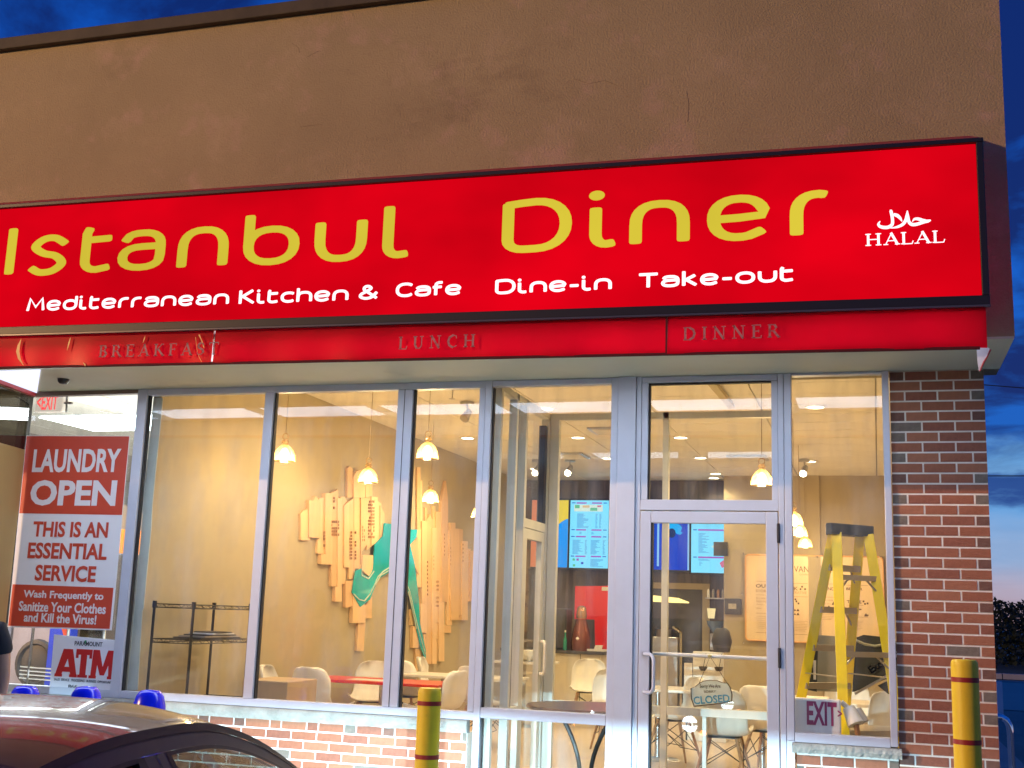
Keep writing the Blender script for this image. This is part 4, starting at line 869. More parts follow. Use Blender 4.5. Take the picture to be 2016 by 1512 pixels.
for i, (x_, y_) in enumerate(((-5.3, 6.2), (-5.3, 9.6), (-.9, 8.8), (-5.2, 2.2), (-3.6, 4.0), (-.6, 4.2), (-1.9, 2.6), (-1.7, .55), (-.15, .42), (-4.4, .8))):  # the vestibule and narrow-window downlights are added to brighten what stands there
    downlight(x_, y_, ['downlight above the skyline wall art', 'downlight in the far left corner of the diner', 'downlight in front of the story board', 'downlight over the wire rack corner', 'downlight behind the entrance side light', 'downlight above the ladder corner', 'downlight just behind the inner vestibule screen', 'downlight inside the entrance vestibule', 'downlight just inside the narrow right window', 'downlight just inside the middle window pane'][i])
# track spots, vents, sprinkler
def spot(px, py, z, label, lit):
    p = atz(px, py, z); t = thing('ceiling_spotlight', label, 'spotlight', (p.x, p.y, 4.0), 'swivel spotlights on the ceiling')
    part('base', MB().lathe((0, 0, 0), [(0, 0), (.08, 0), (.08, -.03), (.0, -.035)], 16), M_steel, t, local=True); part('arm', MB().tube([(0, 0, -.03), (.01, -.01, -.12)], .01, 6), M_steel, t, local=True)
    part('head', MB().tube([(.02, .02, -.10), (-.01, -.06, -.20)], [.035, .055], 12), M_steel, t, local=True)
    if lit: part('lamp', MB().lathe((-.012, -.066, -.215), [(0, .05), (.04, .03), (.05, 0), (.04, -.03), (0, -.045)], 12), M_dl, t, local=True)
spot(920, 792, 4.0, 'swivel spotlight on the ceiling left of the entrance frame', False)
spot(1058, 905, 4.0, 'lit spotlight seen between the inner entrance posts', True); spot(1122, 905, 4.0, 'lit spotlight above the menu screens', True); spot(1583, 905, 4.0, 'lit spotlight at the left of the narrow right window', True)
for px, py, lb in ((1118, 897, 'square air vent above the menu screens'), (1472, 901, 'long air vent seen through the door transom'), (1208, 848, 'slim ceiling vent beside the entrance post')):
    p = atz(px, py, 4.0); t = thing('air_vent', lb, 'vent', (p.x, p.y, 4.0)); part('frame', MB().box(p.x - .28, p.x + .28, p.y - .28, p.y + .28, 3.985, 4.002), M_steel, t)
    for k in range(5): part('slat', MB().box(p.x - .24, p.x + .24, p.y - .23 + k * .1, p.y - .17 + k * .1, 3.975, 3.984), M_ceil, t)
p = atz(891, 768, 4.0); t = thing('sprinkler', 'tiny ceiling sprinkler left of the entrance frame', 'sprinkler', (p.x, p.y, 4)); part('head', MB().lathe((p.x, p.y, 3.90), [(0, 0), (.035, 0), (.035, .006), (.008, .01), (.008, .1)], 10), M_steel, t)
# pale ceiling bulkhead and beams near the door
o = part('ceiling_beam', MB().bar(aty(1393, 742, 1.2), atz(1440, 800, 4.0), .07, .05), M_wall); tag(o, 'pale slanting beam at the top of the door transom', 'beam')

# vestibule inner glazing
vg = thing('vestibule_screen', 'inner glazed vestibule screen with side door and posts', 'glass partition', (-2.3, 1.65, .2))
def vbox(n_, *a, m=M_alu2): return part(n_, MB().box(*a), m, vg, bevel=.003)
for y0, y1 in ((.10, .16), (.55, .61), (.84, .90), (1.58, 1.66)): vbox('post', -2.96, -2.89, y0, y1, .2, 3.53)
vbox('head_rail', -2.96, -2.89, .161, 1.579, 3.47, 3.53); vbox('door_head', -2.955, -2.895, .901, 1.579, 2.42, 2.50); vbox('sill_rail', -2.96, -2.89, .161, .839, .86, .93); vbox('base_rail', -2.96, -2.89, .161, .839, .2, .3)
vbox('dark_gap', -2.962, -2.90, .611, .66, .93, 3.40, m=M_gasket); vbox('dark_gap', -2.962, -2.90, 1.50, 1.578, 2.50, 3.40, m=M_gasket)
part('pane', MB().box(-2.93, -2.925, .161, .839, .93, 3.47), M_glass2, vg); part('pane', MB().box(-2.93, -2.925, .901, 1.50, 2.50, 3.47), M_glass2, vg)
part('door_stile', MB().box(-2.95, -2.90, .905, 1.0, .2, 2.415), M_alu2, vg); part('door_stile', MB().box(-2.95, -2.90, 1.48, 1.575, .2, 2.415), M_alu2, vg); part('door_rail', MB().box(-2.95, -2.90, 1.001, 1.479, 2.33, 2.415), M_alu2, vg); part('door_pane', MB().box(-2.93, -2.925, 1.001, 1.479, .4, 2.33), M_glass2, vg)
part('door_handle', MB().tube(arcpath((-2.90, 1.52, 1.45), (-2.90, 1.52, 1.17), (.08, -.12, 0), .04), .014, 8), M_white_pl, vg)
YV = 1.65
for a, b, z0 in ((-2.885, -2.80, .2), (-1.83, -1.775, .2), (-.80, -.745, .2)): vbox('post', a, b, YV - .03, YV + .04, z0, 3.53)
vbox('head_rail', -2.80, -.801, YV - .03, YV + .04, 3.47, 3.53); vbox('mid_rail', -2.799, -1.831, YV - .028, YV + .038, .87, .94); vbox('mid_rail', -1.774, -.801, YV - .028, YV + .038, .87, .94)
pp = aty(1387, 1430, YV); vbox('lower_post', pp.x - .018, pp.x + .018, YV - .02, YV + .03, .2, .869)
part('pane', MB().box(-2.80, -1.83, YV, YV + .005, .94, 3.47), M_glass2, vg); part('pane', MB().box(-1.775, -.80, YV, YV + .005, .94, 3.47), M_glass2, vg); part('pane', MB().box(-2.80, -1.83, YV, YV + .005, .25, .87), M_glass2, vg); part('pane', MB().box(-1.775, -.80, YV, YV + .005, .25, .87), M_glass2, vg)
# small dark round table in the vestibule
t = thing('vestibule_table', 'dark edged round table with curved black legs inside the side light', 'table', (-2.35, .75, .2))
part('top', MB().lathe((-2.25, .70, .955), [(0, .02), (.50, .02), (.51, .008), (.50, -.008), (0, -.008)], 48), mat('table_dark_top', (.16, .11, .10), .3, coat=.3), t)
for sx in (-1, 1):
    part('leg', MB().tube([(-2.25 + sx * (.04 + .20 * (k / 8) ** 2.0), .62, .40 + .54 * k / 8) for k in range(9)], .018, 8), M_wire, t)
    part('foot', MB().tube([(-2.25 + sx * (.04 + .22 * (1 - k / 6) ** 2), .62, .20 + .20 * k / 6) for k in range(7)], .018, 8), M_wire, t)
part('collar', MB().box(-2.33, -2.17, .60, .64, .37, .43), M_wire, t)

# shell chairs
def make_chair():
    t = thing('shell_chair', 'x', 'chair', (0, 0, 0), 'white shell chairs in the diner')
    prof = [(-.26, .455, .20), (-.24, .470, .225), (-.15, .455, .238), (-.03, .440, .242), (.08, .445, .240), (.16, .475, .235), (.205, .54, .232), (.235, .63, .232), (.262, .72, .222), (.285, .80, .190), (.293, .835, .150), (.296, .852, .085)]
    P = []
    for (y, z, hw) in prof:
        row = []
        for k in range(11):
            u = -1 + k / 5; back = max(0, (z - .5) / .35)
            row.append((hw * math.sin(u * 1.45) / math.sin(1.45), y - .075 * abs(u) ** 2.2 * min(1, back * 1.6), z + (.055 * abs(u) ** 2.6) * (1 - min(1, back))))
        P.append(row)
    o = part('shell', MB().grid(P), M_white_pl, t); s = o.modifiers.new('thick', 'SOLIDIFY'); s.thickness = .007
    for sx in (-1, 1):
        for sy in (-1, 1): part('leg', MB().tube([(sx * .13, sy * .11, .435), (sx * .235, sy * .225, 0)], [.017, .010], 8), M_beech, t)
    b = MB()
    for sx in (-1, 1): b.tube([(sx * .145, -.125, .40), (-sx * .19, .0, .2), (-sx * .20, .185, .17)], .004, 5).tube([(sx * .145, .125, .40), (sx * .20, -.185, .17)], .004, 5).tube([(sx * .15, -.13, .38), (sx * .20, .185, .16)], .004, 5)
    b.tube([(-.2, -.185, .16), (.15, -.13, .38)], .004, 5).tube([(-.145, .13, .39), (.2, .185, .16)], .004, 5)
    part('wire_brace', b, M_wire, t); part('bracket', MB().box(-.14, .14, -.12, .12, .432, .438), M_wire, t)
    return t
ch = make_chair(); ch_used = [False]
def chair(x, y, rz, label, s=1.05):
    global ch
    if not ch_used[0]: o = ch; ch_used[0] = True; o.location = (x, y, .2); o.rotation_euler = (0, 0, rz); o['label'] = label
    else: o = dup(ch, (x, y, .2), rz, label)
    o.scale = (s, s, s); return o
D = math.radians
chair(-5.62, 2.05, D(100), 'white shell chair at the left end of the red table, beside the mullion')
chair(-5.40, 2.35, D(170), 'white shell chair tucked in front of the red table near the window')
chair(-5.45, 3.75, D(15), 'white shell chair behind the red table, back to the wall art')
chair(-5.45, 4.75, D(175), 'white shell chair at the far white table under the wall art')
chair(-4.35, 2.85, D(-100), 'white shell chair just right of the third mullion, near the glass')
chair(-5.35, 5.65, D(100), 'tall narrow looking side-on white chair below the teal strait')
chair(-4.25, 4.1, D(160), 'white shell chair right of the left yellow bollard top')
chair(-3.8, 7.3, D(10), 'white chair with a green strip behind the vestibule post')
chair(-2.85, 4.6, D(20), 'white chair in front of the serving counter, by the entrance post')
chair(-1.36, 2.25, D(178), 'nearest white shell chair seen through the lower door glass')
chair(-1.02, 3.05, D(160), 'white shell chair behind the nearest one, through the door glass')
chair(-2.05, 3.7, D(-60), 'white shell chair behind the door pull handle')
chair(.20, 2.6, D(30), 'white shell chair low behind the EXIT box in the narrow window')
chair(-.35, 4.9, D(0), 'white shell chair facing the board wall, seen under the ladder')
# tables
def table(x, y, w_, d_, label, top=M_tabletop, z=.95, cloth_=None):
    t = thing('dining_table', label, 'table', (x, y, .2), 'dining tables')
    part('top', MB().box(x - w_ / 2, x + w_ / 2, y - d_ / 2, y + d_ / 2, z - .03, z), top, t, bevel=.006)
    part('pedestal', MB().tube([(x, y, .22), (x, y, z - .03)], .03, 10), M_steel, t); part('base', MB().lathe((x, y, .2), [(0, .03), (.22, .012), (.24, 0)], 24), M_steel, t)
    return t
table(-5.0, 2.95, 1.5, .7, 'table with a bright red top behind the middle window pane', mat('red_laminate', (.62, .035, .015), .3))
part('table_paper', MB().box(-5.3, -4.9, 2.7, 2.95, .951, .954), M_white_pl).location = (0, 0, 0)
tag(bpy.data.objects['table_paper'], 'white paper sheet lying on the red table', 'paper')
table(-4.9, 4.55, 1.9, .7, 'long white table under the wooden skyline art')
table(-4.6, 6.9, .8, .7, 'small white table in the far left corner with cups', z=1.05)
table(-2.3, 4.2, 1.0, .7, 'white table seen behind the door handle')
table(-1.15, 3.75, 1.3, .7, 'white table behind the two chairs seen through the door')
table(.05, 3.5, .9, .7, 'white table low behind the EXIT box')
t = thing('cup_tray', 'white box and small cups on the far corner table', 'tray', (-4.6, 6.9, 1.05))
part('box', MB().box(-4.75, -4.45, 6.8, 7.0, 1.08, 1.2), M_white_pl, t, bevel=.01); part('tray', MB().box(-4.9, -4.3, 6.65, 7.1, 1.052, 1.062), M_steel, t)
for k in range(5): part('cup', MB().lathe((-4.84 + k * .12, 6.72, 1.063), [(0, 0), (.025, 0), (.035, .06), (.03, .06), (.02, .01)], 10), M_white_pl, t)
# wire rack by the party wall
rk = thing('wire_rack', 'black wire shelving rack against the left diner wall', 'rack', (-5.7, .8, .2))
cA, cB, cC, cD = (-5.97, .12), (-5.586, .12), (-5.97, 1.10), (-5.586, 1.10)
for c_ in (cA, cB, cC, cD):
    part('post', MB().tube([(c_[0], c_[1], .2), (c_[0], c_[1], 1.69)], .0125, 8), M_wire, rk)
    part('collar', MB().tube([(c_[0], c_[1], 1.63), (c_[0], c_[1], 1.69)], .02, 8), M_wire, rk)
for z_ in (1.665, 1.37, .85, .40):
    b = MB()
    for a_, b_ in ((cA, cB), (cB, cD), (cD, cC), (cC, cA)):
        for dz in (0, -.03): b.tube([(a_[0], a_[1], z_ + dz), (b_[0], b_[1], z_ + dz)], .0045, 5)
        n_ = 16; pts = [(a_[0] + (b_[0] - a_[0]) * i / n_, a_[1] + (b_[1] - a_[1]) * i / n_, z_ - (.03 if i % 2 else 0)) for i in range(n_ + 1)]; b.tube(pts, .003, 4)
    part('shelf_rim', b, M_wire, rk)
    b = MB()
    for i in range(1, 28): y_ = .12 + .98 * i / 28; b.tube([(-5.97, y_, z_), (-5.586, y_, z_)], .0022, 4)
    part('shelf_wires', b, M_wire, rk)
t = thing('folder_pile', 'pile of dark and pale papers on the wire rack shelf', 'papers', (-5.75, .8, 1.38))
for k in range(5): part('folder', MB().prism([(-5.90 + .02 * k, .34 + .05 * k, 1.378 + .012 * k), (-5.60 + .01 * k, .30 + .05 * k, 1.378 + .012 * k), (-5.60, .98 - .04 * k, 1.378 + .012 * k), (-5.9, 1.0 - .02 * k, 1.378 + .012 * k)], (0, 0, .010)), [M_dark, M_steel, M_dark, M_pwhite, M_dark][k], t)
o = part('carton', MB().box(-5.50, -5.05, .9, 1.5, .2, 1.02), mat('cardboard', (.50, .36, .22), .8, noise=(3, .9)), bevel=.01); tag(o, 'tan carton standing right of the wire rack', 'box')

# counter, drinks and red panel
ct_ = thing('serving_counter', 'cream serving counter with dark top behind the entrance side light', 'counter', (-4.4, 9.4, .2))
part('front', MB().box(-5.6, -4.05, 9.2, 9.9, .2, 1.10), mat('counter_cream', (.62, .56, .42), .5), ct_); part('top', MB().box(-5.65, -4.0, 9.14, 9.95, 1.10, 1.145), M_dark, ct_, bevel=.005)
part('panel_joint', MB().box(-4.38, -4.37, 9.195, 9.2, .2, 1.10), M_dark, ct_)
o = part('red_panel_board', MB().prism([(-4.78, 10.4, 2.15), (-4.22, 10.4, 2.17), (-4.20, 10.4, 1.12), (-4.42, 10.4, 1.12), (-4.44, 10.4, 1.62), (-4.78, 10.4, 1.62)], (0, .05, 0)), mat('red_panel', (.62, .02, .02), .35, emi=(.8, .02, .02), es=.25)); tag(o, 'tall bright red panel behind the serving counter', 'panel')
o = part('price_tag', MB().box(-4.33, -4.22, 10.392, 10.399, 2.09, 2.15), M_white_pl); tag(o, 'white tag on the corner of the red panel', 'tag')
t = thing('copper_samovar', 'tall copper and brown drinks urn on the serving counter', 'urn', (-4.42, 9.4, 1.145))
part('body', MB().lathe((-4.42, 9.4, 1.145), [(0, 0), (.15, .0), (.16, .12), (.13, .3), (.085, .45), (.075, .48), (0, .48)], 20), mat('urn_brown', (.20, .06, .04), .25, metal=.5), t)
part('lid', MB().lathe((-4.42, 9.4, 1.63), [(.08, 0), (.085, .06), (.07, .17), (.03, .20), (0, .2)], 16), mat('urn_copper', (.55, .32, .20), .25, metal=.8), t); part('dial', MB().lathe((-4.44, 9.25, 1.33), [(0, -.03), (.03, 0), (0, .03)], 10), M_white_pl, t)
t = thing('green_bottle', 'slim green bottle left of the drinks urn', 'bottle', (-4.66, 9.35, 1.145)); part('body', MB().lathe((-4.66, 9.35, 1.145), [(0, 0), (.03, 0), (.03, .16), (.012, .21), (.012, .27), (0, .27)], 12), mat('green_glass', (.03, .32, .22), .15), t); part('cap', MB().lathe((-4.66, 9.35, 1.415), [(0, .03), (.014, .03), (.014, 0)], 10), M_white_pl, t)
t = thing('coffee_machine', 'black coffee machine at the left of the counter', 'machine', (-4.9, 9.5, 1.145)); part('body', MB().box(-5.1, -4.68, 9.45, 9.85, 1.146, 1.78), M_dark, t, bevel=.03); part('spout', MB().box(-4.95, -4.85, 9.36, 9.45, 1.4, 1.5), M_steel, t); part('cup', MB().lathe((-4.88, 9.3, 1.146), [(0, 0), (.03, 0), (.04, .09), (0, .09)], 10), M_white_pl, t)
t = thing('tissue_tray', 'white paper napkins on the right end of the counter', 'napkins', (-4.12, 9.4, 1.145)); part('napkin', MB().prism([(-4.3, 9.3, 1.147), (-4.02, 9.3, 1.147), (-4.02, 9.5, 1.147), (-4.25, 9.5, 1.147)], (0, 0, .03)), M_white_pl, t); part('napkin', MB().prism([(-4.2, 9.35, 1.178), (-4.08, 9.3, 1.178), (-4.1, 9.45, 1.178)], (.02, .01, .06)), M_white_pl, t)
o = part('green_case', MB().box(-4.16, -3.7, 10.3, 10.6, 1.12, 1.30), mat('green_case', (.02, .25, .18), .4), bevel=.01); tag(o, 'green case beside the red panel at the rear wall', 'case')

# menu screens in a row
def screen(px0, px1, label, kind, pz0=2.475, pz1=3.628, h=None):
    a = aty(px0, 1050, 11).x; b = aty(px1, 1050, 11).x
    t = thing('menu_screen', label, 'screen', ((a + b) / 2, 11.05, pz0), 'lit menu screens in a row')
    part('bezel', MB().box(a - .03, b + .03, 11.0, 11.06, pz0 - .03, pz1 + .03), M_black, t)
    cy = emit('screen_cyan', (.22, .72, 1.0), 1.25); pk = emit('screen_pink', (.55, .12, .75), .8); gr = emit('screen_text', (.12, .42, .85), 1.0); dk = emit('screen_blue', (.0, .05, .62), 1.0)
    y = 10.998
    def R(n_, x0, x1, z0, z1, m, yy=0): part(n_, MB().box(a + (b - a) * x0, a + (b - a) * x1, y - .002 - yy, y + .001 - yy, pz1 - (pz1 - pz0) * z1, pz1 - (pz1 - pz0) * z0), m, t, smooth=False)
    if kind == 'menu':
        R('display', 0, 1, 0, 1, cy)
        for k, z in enumerate((.03, .43, .53, .82)):
            R('heading', .16, .42, z, z + .02, pk, .003); R('heading', .56, .82, z, z + .02, pk, .003)
            R('heading_mark', .04, .13, z + .003, z + .015, dk, .003); R('heading_mark', .86, .95, z + .003, z + .015, dk, .003)
        R('picture', .10, .84, .065, .165, emit('screen_cream', (.80, .95, .85), 1.0), .003)
        R('picture_food', .12, .24, .07, .12, emit('screen_green', (.15, .65, .35), .9), .005); R('picture_food', .52, .70, .11, .155, MATS['screen_green'], .005); R('picture_food', .70, .80, .075, .10, emit('screen_redish', (.85, .2, .35), .9), .005); R('picture_food', .32, .50, .075, .11, emit('screen_orange', (.95, .65, .35), .9), .005)
        tx = MB(); rr = random.Random(4)
        for x0, x1, z0, z1 in ((.18, .5, .20, .41), (.66, .72, .20, .41), (.76, .82, .20, .41), (.08, .36, .59, .79), (.40, .46, .59, .79), (.55, .80, .59, .79), (.86, .93, .59, .79), (.25, .34, .47, .50), (.56, .66, .47, .50), (.55, .9, .87, .97)):
            z = z0
            while z < z1: xe = x0 + (x1 - x0) * rr.uniform(.45, 1); tx.box(a + (b - a) * x0, a + (b - a) * xe, y - .006, y - .005, pz1 - (pz1 - pz0) * (z + .007), pz1 - (pz1 - pz0) * z); z += .0125
        part('menu_lines', tx, gr, t, smooth=False)
        for px_, pz_ in ((.12, .88), (.22, .88), (.34, .93), (.13, .965)): R('badge', px_ - .03, px_ + .03, pz_ - .016, pz_ + .016, [pk, MATS['screen_green'], pk, dk][int(px_ * 10) % 4], .004)
    elif kind == 'swirl':
        R('display', 0, 1, 0, 1, emit('screen_yellow', (1.0, .72, .04), .95))
        W_, H_ = b - a, pz1 - pz0; pts = []
        for k in range(14): q = math.radians(95 + 72 * k / 13); pts.append((b + .12 + W_ * 1.25 * math.cos(q), y - .004, pz0 + .12 + (H_ * .64) * math.sin(q)))
        pts = [(b, y - .004, pz0 + H_ * .72)] + [p for p in pts if a < p[0] < b] + [(a, y - .004, pz0 + .38), (a, y - .004, pz0), (b, y - .004, pz0)]
        part('blue_shape', MB().add(pts, [tuple(range(len(pts)))]), emit('screen_azure', (.0, .33, 1.0), 1.05), t, smooth=False)
    elif kind == 'orange': R('display', 0, 1, 0, 1, emit('screen_orange2', (1.0, .25, .08), .95)); R('heading', .2, .9, .45, .62, pk, .003)
    elif kind == 'blue': R('display', 0, 1, 0, 1, dk); R('edge_bar', .30, .5, .2, .95, emit('screen_pale', (.35, .65, 1), 1.0), .003)
    elif kind == 'map':
        R('display', 0, 1, 0, 1, dk); W_, H_ = b - a, pz1 - pz0
        mp = [(0, .55), (.05, .95), (.2, .97), (.35, .85), (.55, .8), (.68, .68), (.62, .52), (.72, .5), (.6, .42), (.45, .45), (.3, .56), (.15, .46), (.05, .5)]
        part('map_shape', MB().add([(a + W_ * u, y - .004, pz0 + H_ * (.34 + v * .40)) for u, v in mp], [tuple(range(len(mp)))]), emit('screen_azure2', (.0, .45, 1.0), 1.05), t, smooth=False)
        part('map_spot', MB().add([(a + W_ * (.22 + .18 * math.cos(k * .52)), y - .006, pz0 + H_ * (.53 + .07 * math.sin(k * .52))) for k in range(12)], [tuple(range(12))]), emit('screen_navy', (0, .01, .10), 1), t, smooth=False)
        R('edge_bar', .93, 1.0, 0, 1, MATS['screen_pale'], .003)
    elif kind == 'menu2':
        R('display', 0, 1, 0, 1, cy)
        for z in (.395, .775): R('heading', .17, .83, z, z + .022, pk, .003); R('heading_mark', .05, .14, z + .004, z + .016, dk, .003)
        tx = MB(); rr = random.Random(9)
        for x0, x1, z0, z1 in ((.18, .46, .45, .73), (.18, .5, .81, .83), (.2, .3, .85, .9)):
            z = z0
            while z < z1: xe = x0 + (x1 - x0) * rr.uniform(.3, 1); tx.box(a + (b - a) * x0, a + (b - a) * xe, y - .006, y - .005, pz1 - (pz1 - pz0) * (z + .007), pz1 - (pz1 - pz0) * z); z += .014
        part('menu_lines', tx, gr, t, smooth=False)
        def blob(pts, m, k): part('dish_picture', MB().add([(a + (b - a) * u, y - .005 - k * .001, pz1 - (pz1 - pz0) * v) for u, v in pts], [tuple(range(len(pts)))]), m, t, smooth=False)
        blob([(.5, .64), (.62, .58), (.8, .56), (.95, .59), (.85, .63), (.62, .67)], MATS['screen_cream'], 1); blob([(.55, .625), (.68, .575), (.82, .58), (.72, .62)], MATS['screen_orange'], 2); blob([(.72, .60), (.85, .585), (.92, .60), (.8, .63)], MATS['screen_redish'], 3); blob([(.70, .86), (.80, .82), (.84, .9), (.76, .93)], MATS['screen_redish'], 3)
    return t
screen(1046, 1061, 'narrow orange strip of a menu screen at the left end of the row', 'orange')
screen(1072, 1118, 'menu screen with a yellow and blue swirl picture', 'swirl')
screen(1122, 1198, 'bright cyan menu screen with pink headings left of the door post', 'menu')
screen(1206, 1282, 'menu screen mostly hidden behind the door post', 'menu')
screen(1288, 1308, 'narrow dark blue screen strip at the left edge of the door glass', 'blue')
screen(1313, 1357, 'dark blue screen with a light blue map shape in the door glass', 'map')
screen(1361, 1441, 'cyan menu screen with a dish picture at the top right of the door glass', 'menu2', 2.44)
for i in range(3): lamp('screen_glow', 'AREA', (-5.0 + i * 1.05, 10.8, 3.0), 5, (.3, .65, 1), None, .7, (D(90), 0, 0)).name = 'screen_light'
o = part('till_box', MB().box(-2.52, -2.30, 10.5, 10.6, 2.70, 2.92), M_dark); tag(o, 'dark speaker box at the lower right corner of the last menu screen', 'speaker')
# kitchen opening, hood, shelves
kt = thing('kitchen_hatch', 'dark kitchen opening with pale frame below the map screen', 'hatch', (-3.1, 11.25, .2))
part('opening', MB().box(-3.75, -2.82, 11.28, 11.298, .2, 2.18), M_dark, kt); part('frame', MB().box(-3.8, -2.68, 11.24, 11.27, 2.17, 2.27), M_wallR, kt); part('frame', MB().box(-2.80, -2.68, 11.24, 11.27, .2, 2.169), M_wallR, kt)
part('hood_light', MB().prism([(-3.72, 11.2, 2.06), (-3.2, 11.2, 2.02), (-3.02, 11.2, 1.96), (-3.02, 11.2, 1.94), (-3.3, 11.2, 1.94), (-3.72, 11.2, 1.95)], (0, .03, 0)), emit('hood_glow', (1, .72, .25), 2.2), kt)
t = thing('kitchen_stove', 'steel cooker and pots inside the kitchen opening', 'stove', (-3.2, 11.0, .2))
part('body', MB().box(-3.72, -3.15, 10.9, 11.2, .2, 1.38), M_steel, t, bevel=.01); part('pot', MB().lathe((-3.4, 11.0, 1.38), [(0, 0), (.13, 0), (.13, .12), (.12, .12)], 16), M_steel, t); part('pipe', MB().tube([(-3.12, 11.0, .2), (-3.12, 11.0, 1.45), (-3.25, 11.0, 1.55)], .03, 8), M_chrome, t)
t = thing('coffee_grinder', 'blue topped grinder on the shelf right of the kitchen opening', 'grinder', (-2.6, 10.9, 1.2)); p = aty(1408, 1235, 10.9)
part('hopper', MB().lathe((p.x, 10.9, p.z - .1), [(.03, 0), (.13, .14), (.14, .2), (0, .2)], 16), mat('blue_grey', (.16, .24, .42), .3), t); part('body', MB().box(p.x - .08, p.x + .08, 10.85, 11.0, 1.2, p.z - .1), M_steel, t, bevel=.01); part('cup_stack', MB().lathe((p.x - .05, 10.8, p.z + .14), [(0, 0), (.05, 0), (.07, .16), (0, .16)], 12), emit('warm_lamp', (1, .75, .35), 1.2), t)  # cup stack is given an even warm glow of its own
t = thing('steel_shelf', 'thin steel shelf with bottles right of the kitchen opening', 'shelf', (-2.6, 11.1, 1.85)); part('board', MB().box(-2.72, -2.40, 11.0, 11.25, 2.02, 2.04), M_steel, t)
for k in range(4): part('bottle', MB().lathe((-2.68 + k * .08, 11.1, 2.04), [(0, 0), (.025, 0), (.025, .1), (.01, .14), (0, .14)], 8), [M_white_pl, M_steel, M_beech, M_steel][k], t)
M_bowl = mat('dark_bowl', (.07, .06, .055), .4)
# white stand with two hanging bowls, in front of the rear wall
wsd = thing('white_display_stand', 'white display stand with two hanging dark bowls behind the CLOSED board', 'display stand', (-1.9, 6.5, .2))
a, b = aty(1364, 1282, 6.5), aty(1424, 1300, 6.5)
part('panel', MB().box(a.x, b.x, 6.5, 6.56, .6, a.z), M_white_pl, wsd, bevel=.01); part('foot', MB().box(a.x - .05, b.x + .05, 6.4, 6.7, .2, .6), M_white_pl, wsd, bevel=.01)
for px, py in ((1384, 1316), (1415, 1317)):
    p = aty(px, py, 6.42); part('bowl', MB().lathe((p.x, 6.42, p.z - .03), [(0, 0), (.03, .002), (.05, .03), (.055, .055), (.05, .055)], 16), M_bowl, wsd); part('string', MB().tube([(p.x, 6.44, p.z), (p.x + .03, 6.47, a.z - .02)], .004, 5), M_wire, wsd)
o = part('dark_jug', MB().lathe((aty(1421, 1255, 6.6).x, 6.6, a.z + .0), [(0, 0), (.10, 0), (.13, .14), (.10, .26), (.06, .30), (0, .30)], 20), M_dark); tag(o, 'black jug on top of the white display stand', 'jug')
t = thing('magazine_holder', 'pale patterned holder left of the white display stand', 'holder', (-2.3, 6.4, .2)); a2, b2 = aty(1347, 1305, 6.4), aty(1362, 1350, 6.4); part('panel', MB().box(a2.x, b2.x, 6.4, 6.44, b2.z, a2.z), M_white_pl, t); part('stand', MB().box(a2.x + .02, b2.x - .02, 6.42, 6.46, .2, b2.z), M_wire, t)

# board and small frame on the rear wall
YB = 10.60
bo = thing('story_board', 'large cream board with brown lettering behind the ladder', 'board', (-1.0, YB, 1.4))
x0_, x1_, z0_, z1_ = -2.02, .09, 1.385, 2.73; rr_ = .06
poly = []
for cx_, cz_, a_ in ((x1_ - rr_, z1_ - rr_, 0), (x0_ + rr_, z1_ - rr_, 90), (x0_ + rr_, z0_ + rr_, 180), (x1_ - rr_, z0_ + rr_, 270)):
    for k in range(6): t_ = math.radians(a_ + 18 * k); poly.append((cx_ + rr_ * math.cos(t_), YB - .03, cz_ + rr_ * math.sin(t_)))
part('panel', MB().prism(poly, (0, .02, 0)), mat('board_cream', (.80, .62, .38), .4), bo)
part('edge', MB().tube(poly + [poly[0]], .014, 6), mat('board_edge', (.75, .42, .18), .4), bo)
for px, py in ((1464, 1090), (1461, 1170), (1464, 1266), (1609, 1096), (1733, 1097), (1736, 1182)): p = aty(px, py, YB - .04); part('stud', MB().lathe((p.x, YB - .03, p.z), [(0, -.018), (.013, -.012), (.018, 0), (.013, .012), (0, .018)], 8), M_chrome, bo)
M_brown = mat('board_ink', (.12, .07, .04), .6); M_brown2 = mat('board_ink_pale', (.42, .28, .16), .6)
def bt(s, px0, px1, py0, py1, m=M_brown, bold=.0):
    pm = (px0 + px1) / 2; a = aty(px0, py0, YB - .035); b = aty(px1, py0, YB - .035); t_ = aty(pm, py0, YB - .035).z; u_ = aty(pm, py1, YB - .035).z
    text(s, a.x, b.x, u_, t_, YB - .032, m, bo, bold=bold, depth=.001, split=(py1 - py0) > 10)
bt('VANUATU', 1563, 1632, 1115, 1127); bt('COFFEE ROASTERS', 1574, 1620, 1130, 1133, M_brown2)
bt('OUR', 1488, 1516, 1150, 1157, bold=.02); bt('STORY', 1488, 1514, 1161, 1166, M_brown2, .02)
bt('TUK', 1545, 1571, 1155, 1162, bold=.01); bt('COOPERATIVE', 1541, 1588, 1164, 1169, M_brown2)
bt('BEYOND', 1607, 1643, 1156, 1162, bold=.01); bt('BETTER', 1666, 1698, 1157, 1162, bold=.02); bt('TRADE', 1667, 1696, 1182, 1188, bold=.02)
bt('In a world of', 1489, 1518, 1175, 1180, M_brown2); bt('faster makers', 1489, 1516, 1181, 1186, M_brown2); bt('things', 1489, 1502, 1188, 1192, M_brown2); bt('slower', 1489, 1500, 1195, 1199, M_brown2)
bt('For a bank, maybe', 1608, 1640, 1179, 1184, M_brown2); bt('even said two', 1608, 1636, 1186, 1190, M_brown2); bt('things.', 1608, 1622, 1193, 1197, M_brown2)
ln = MB()
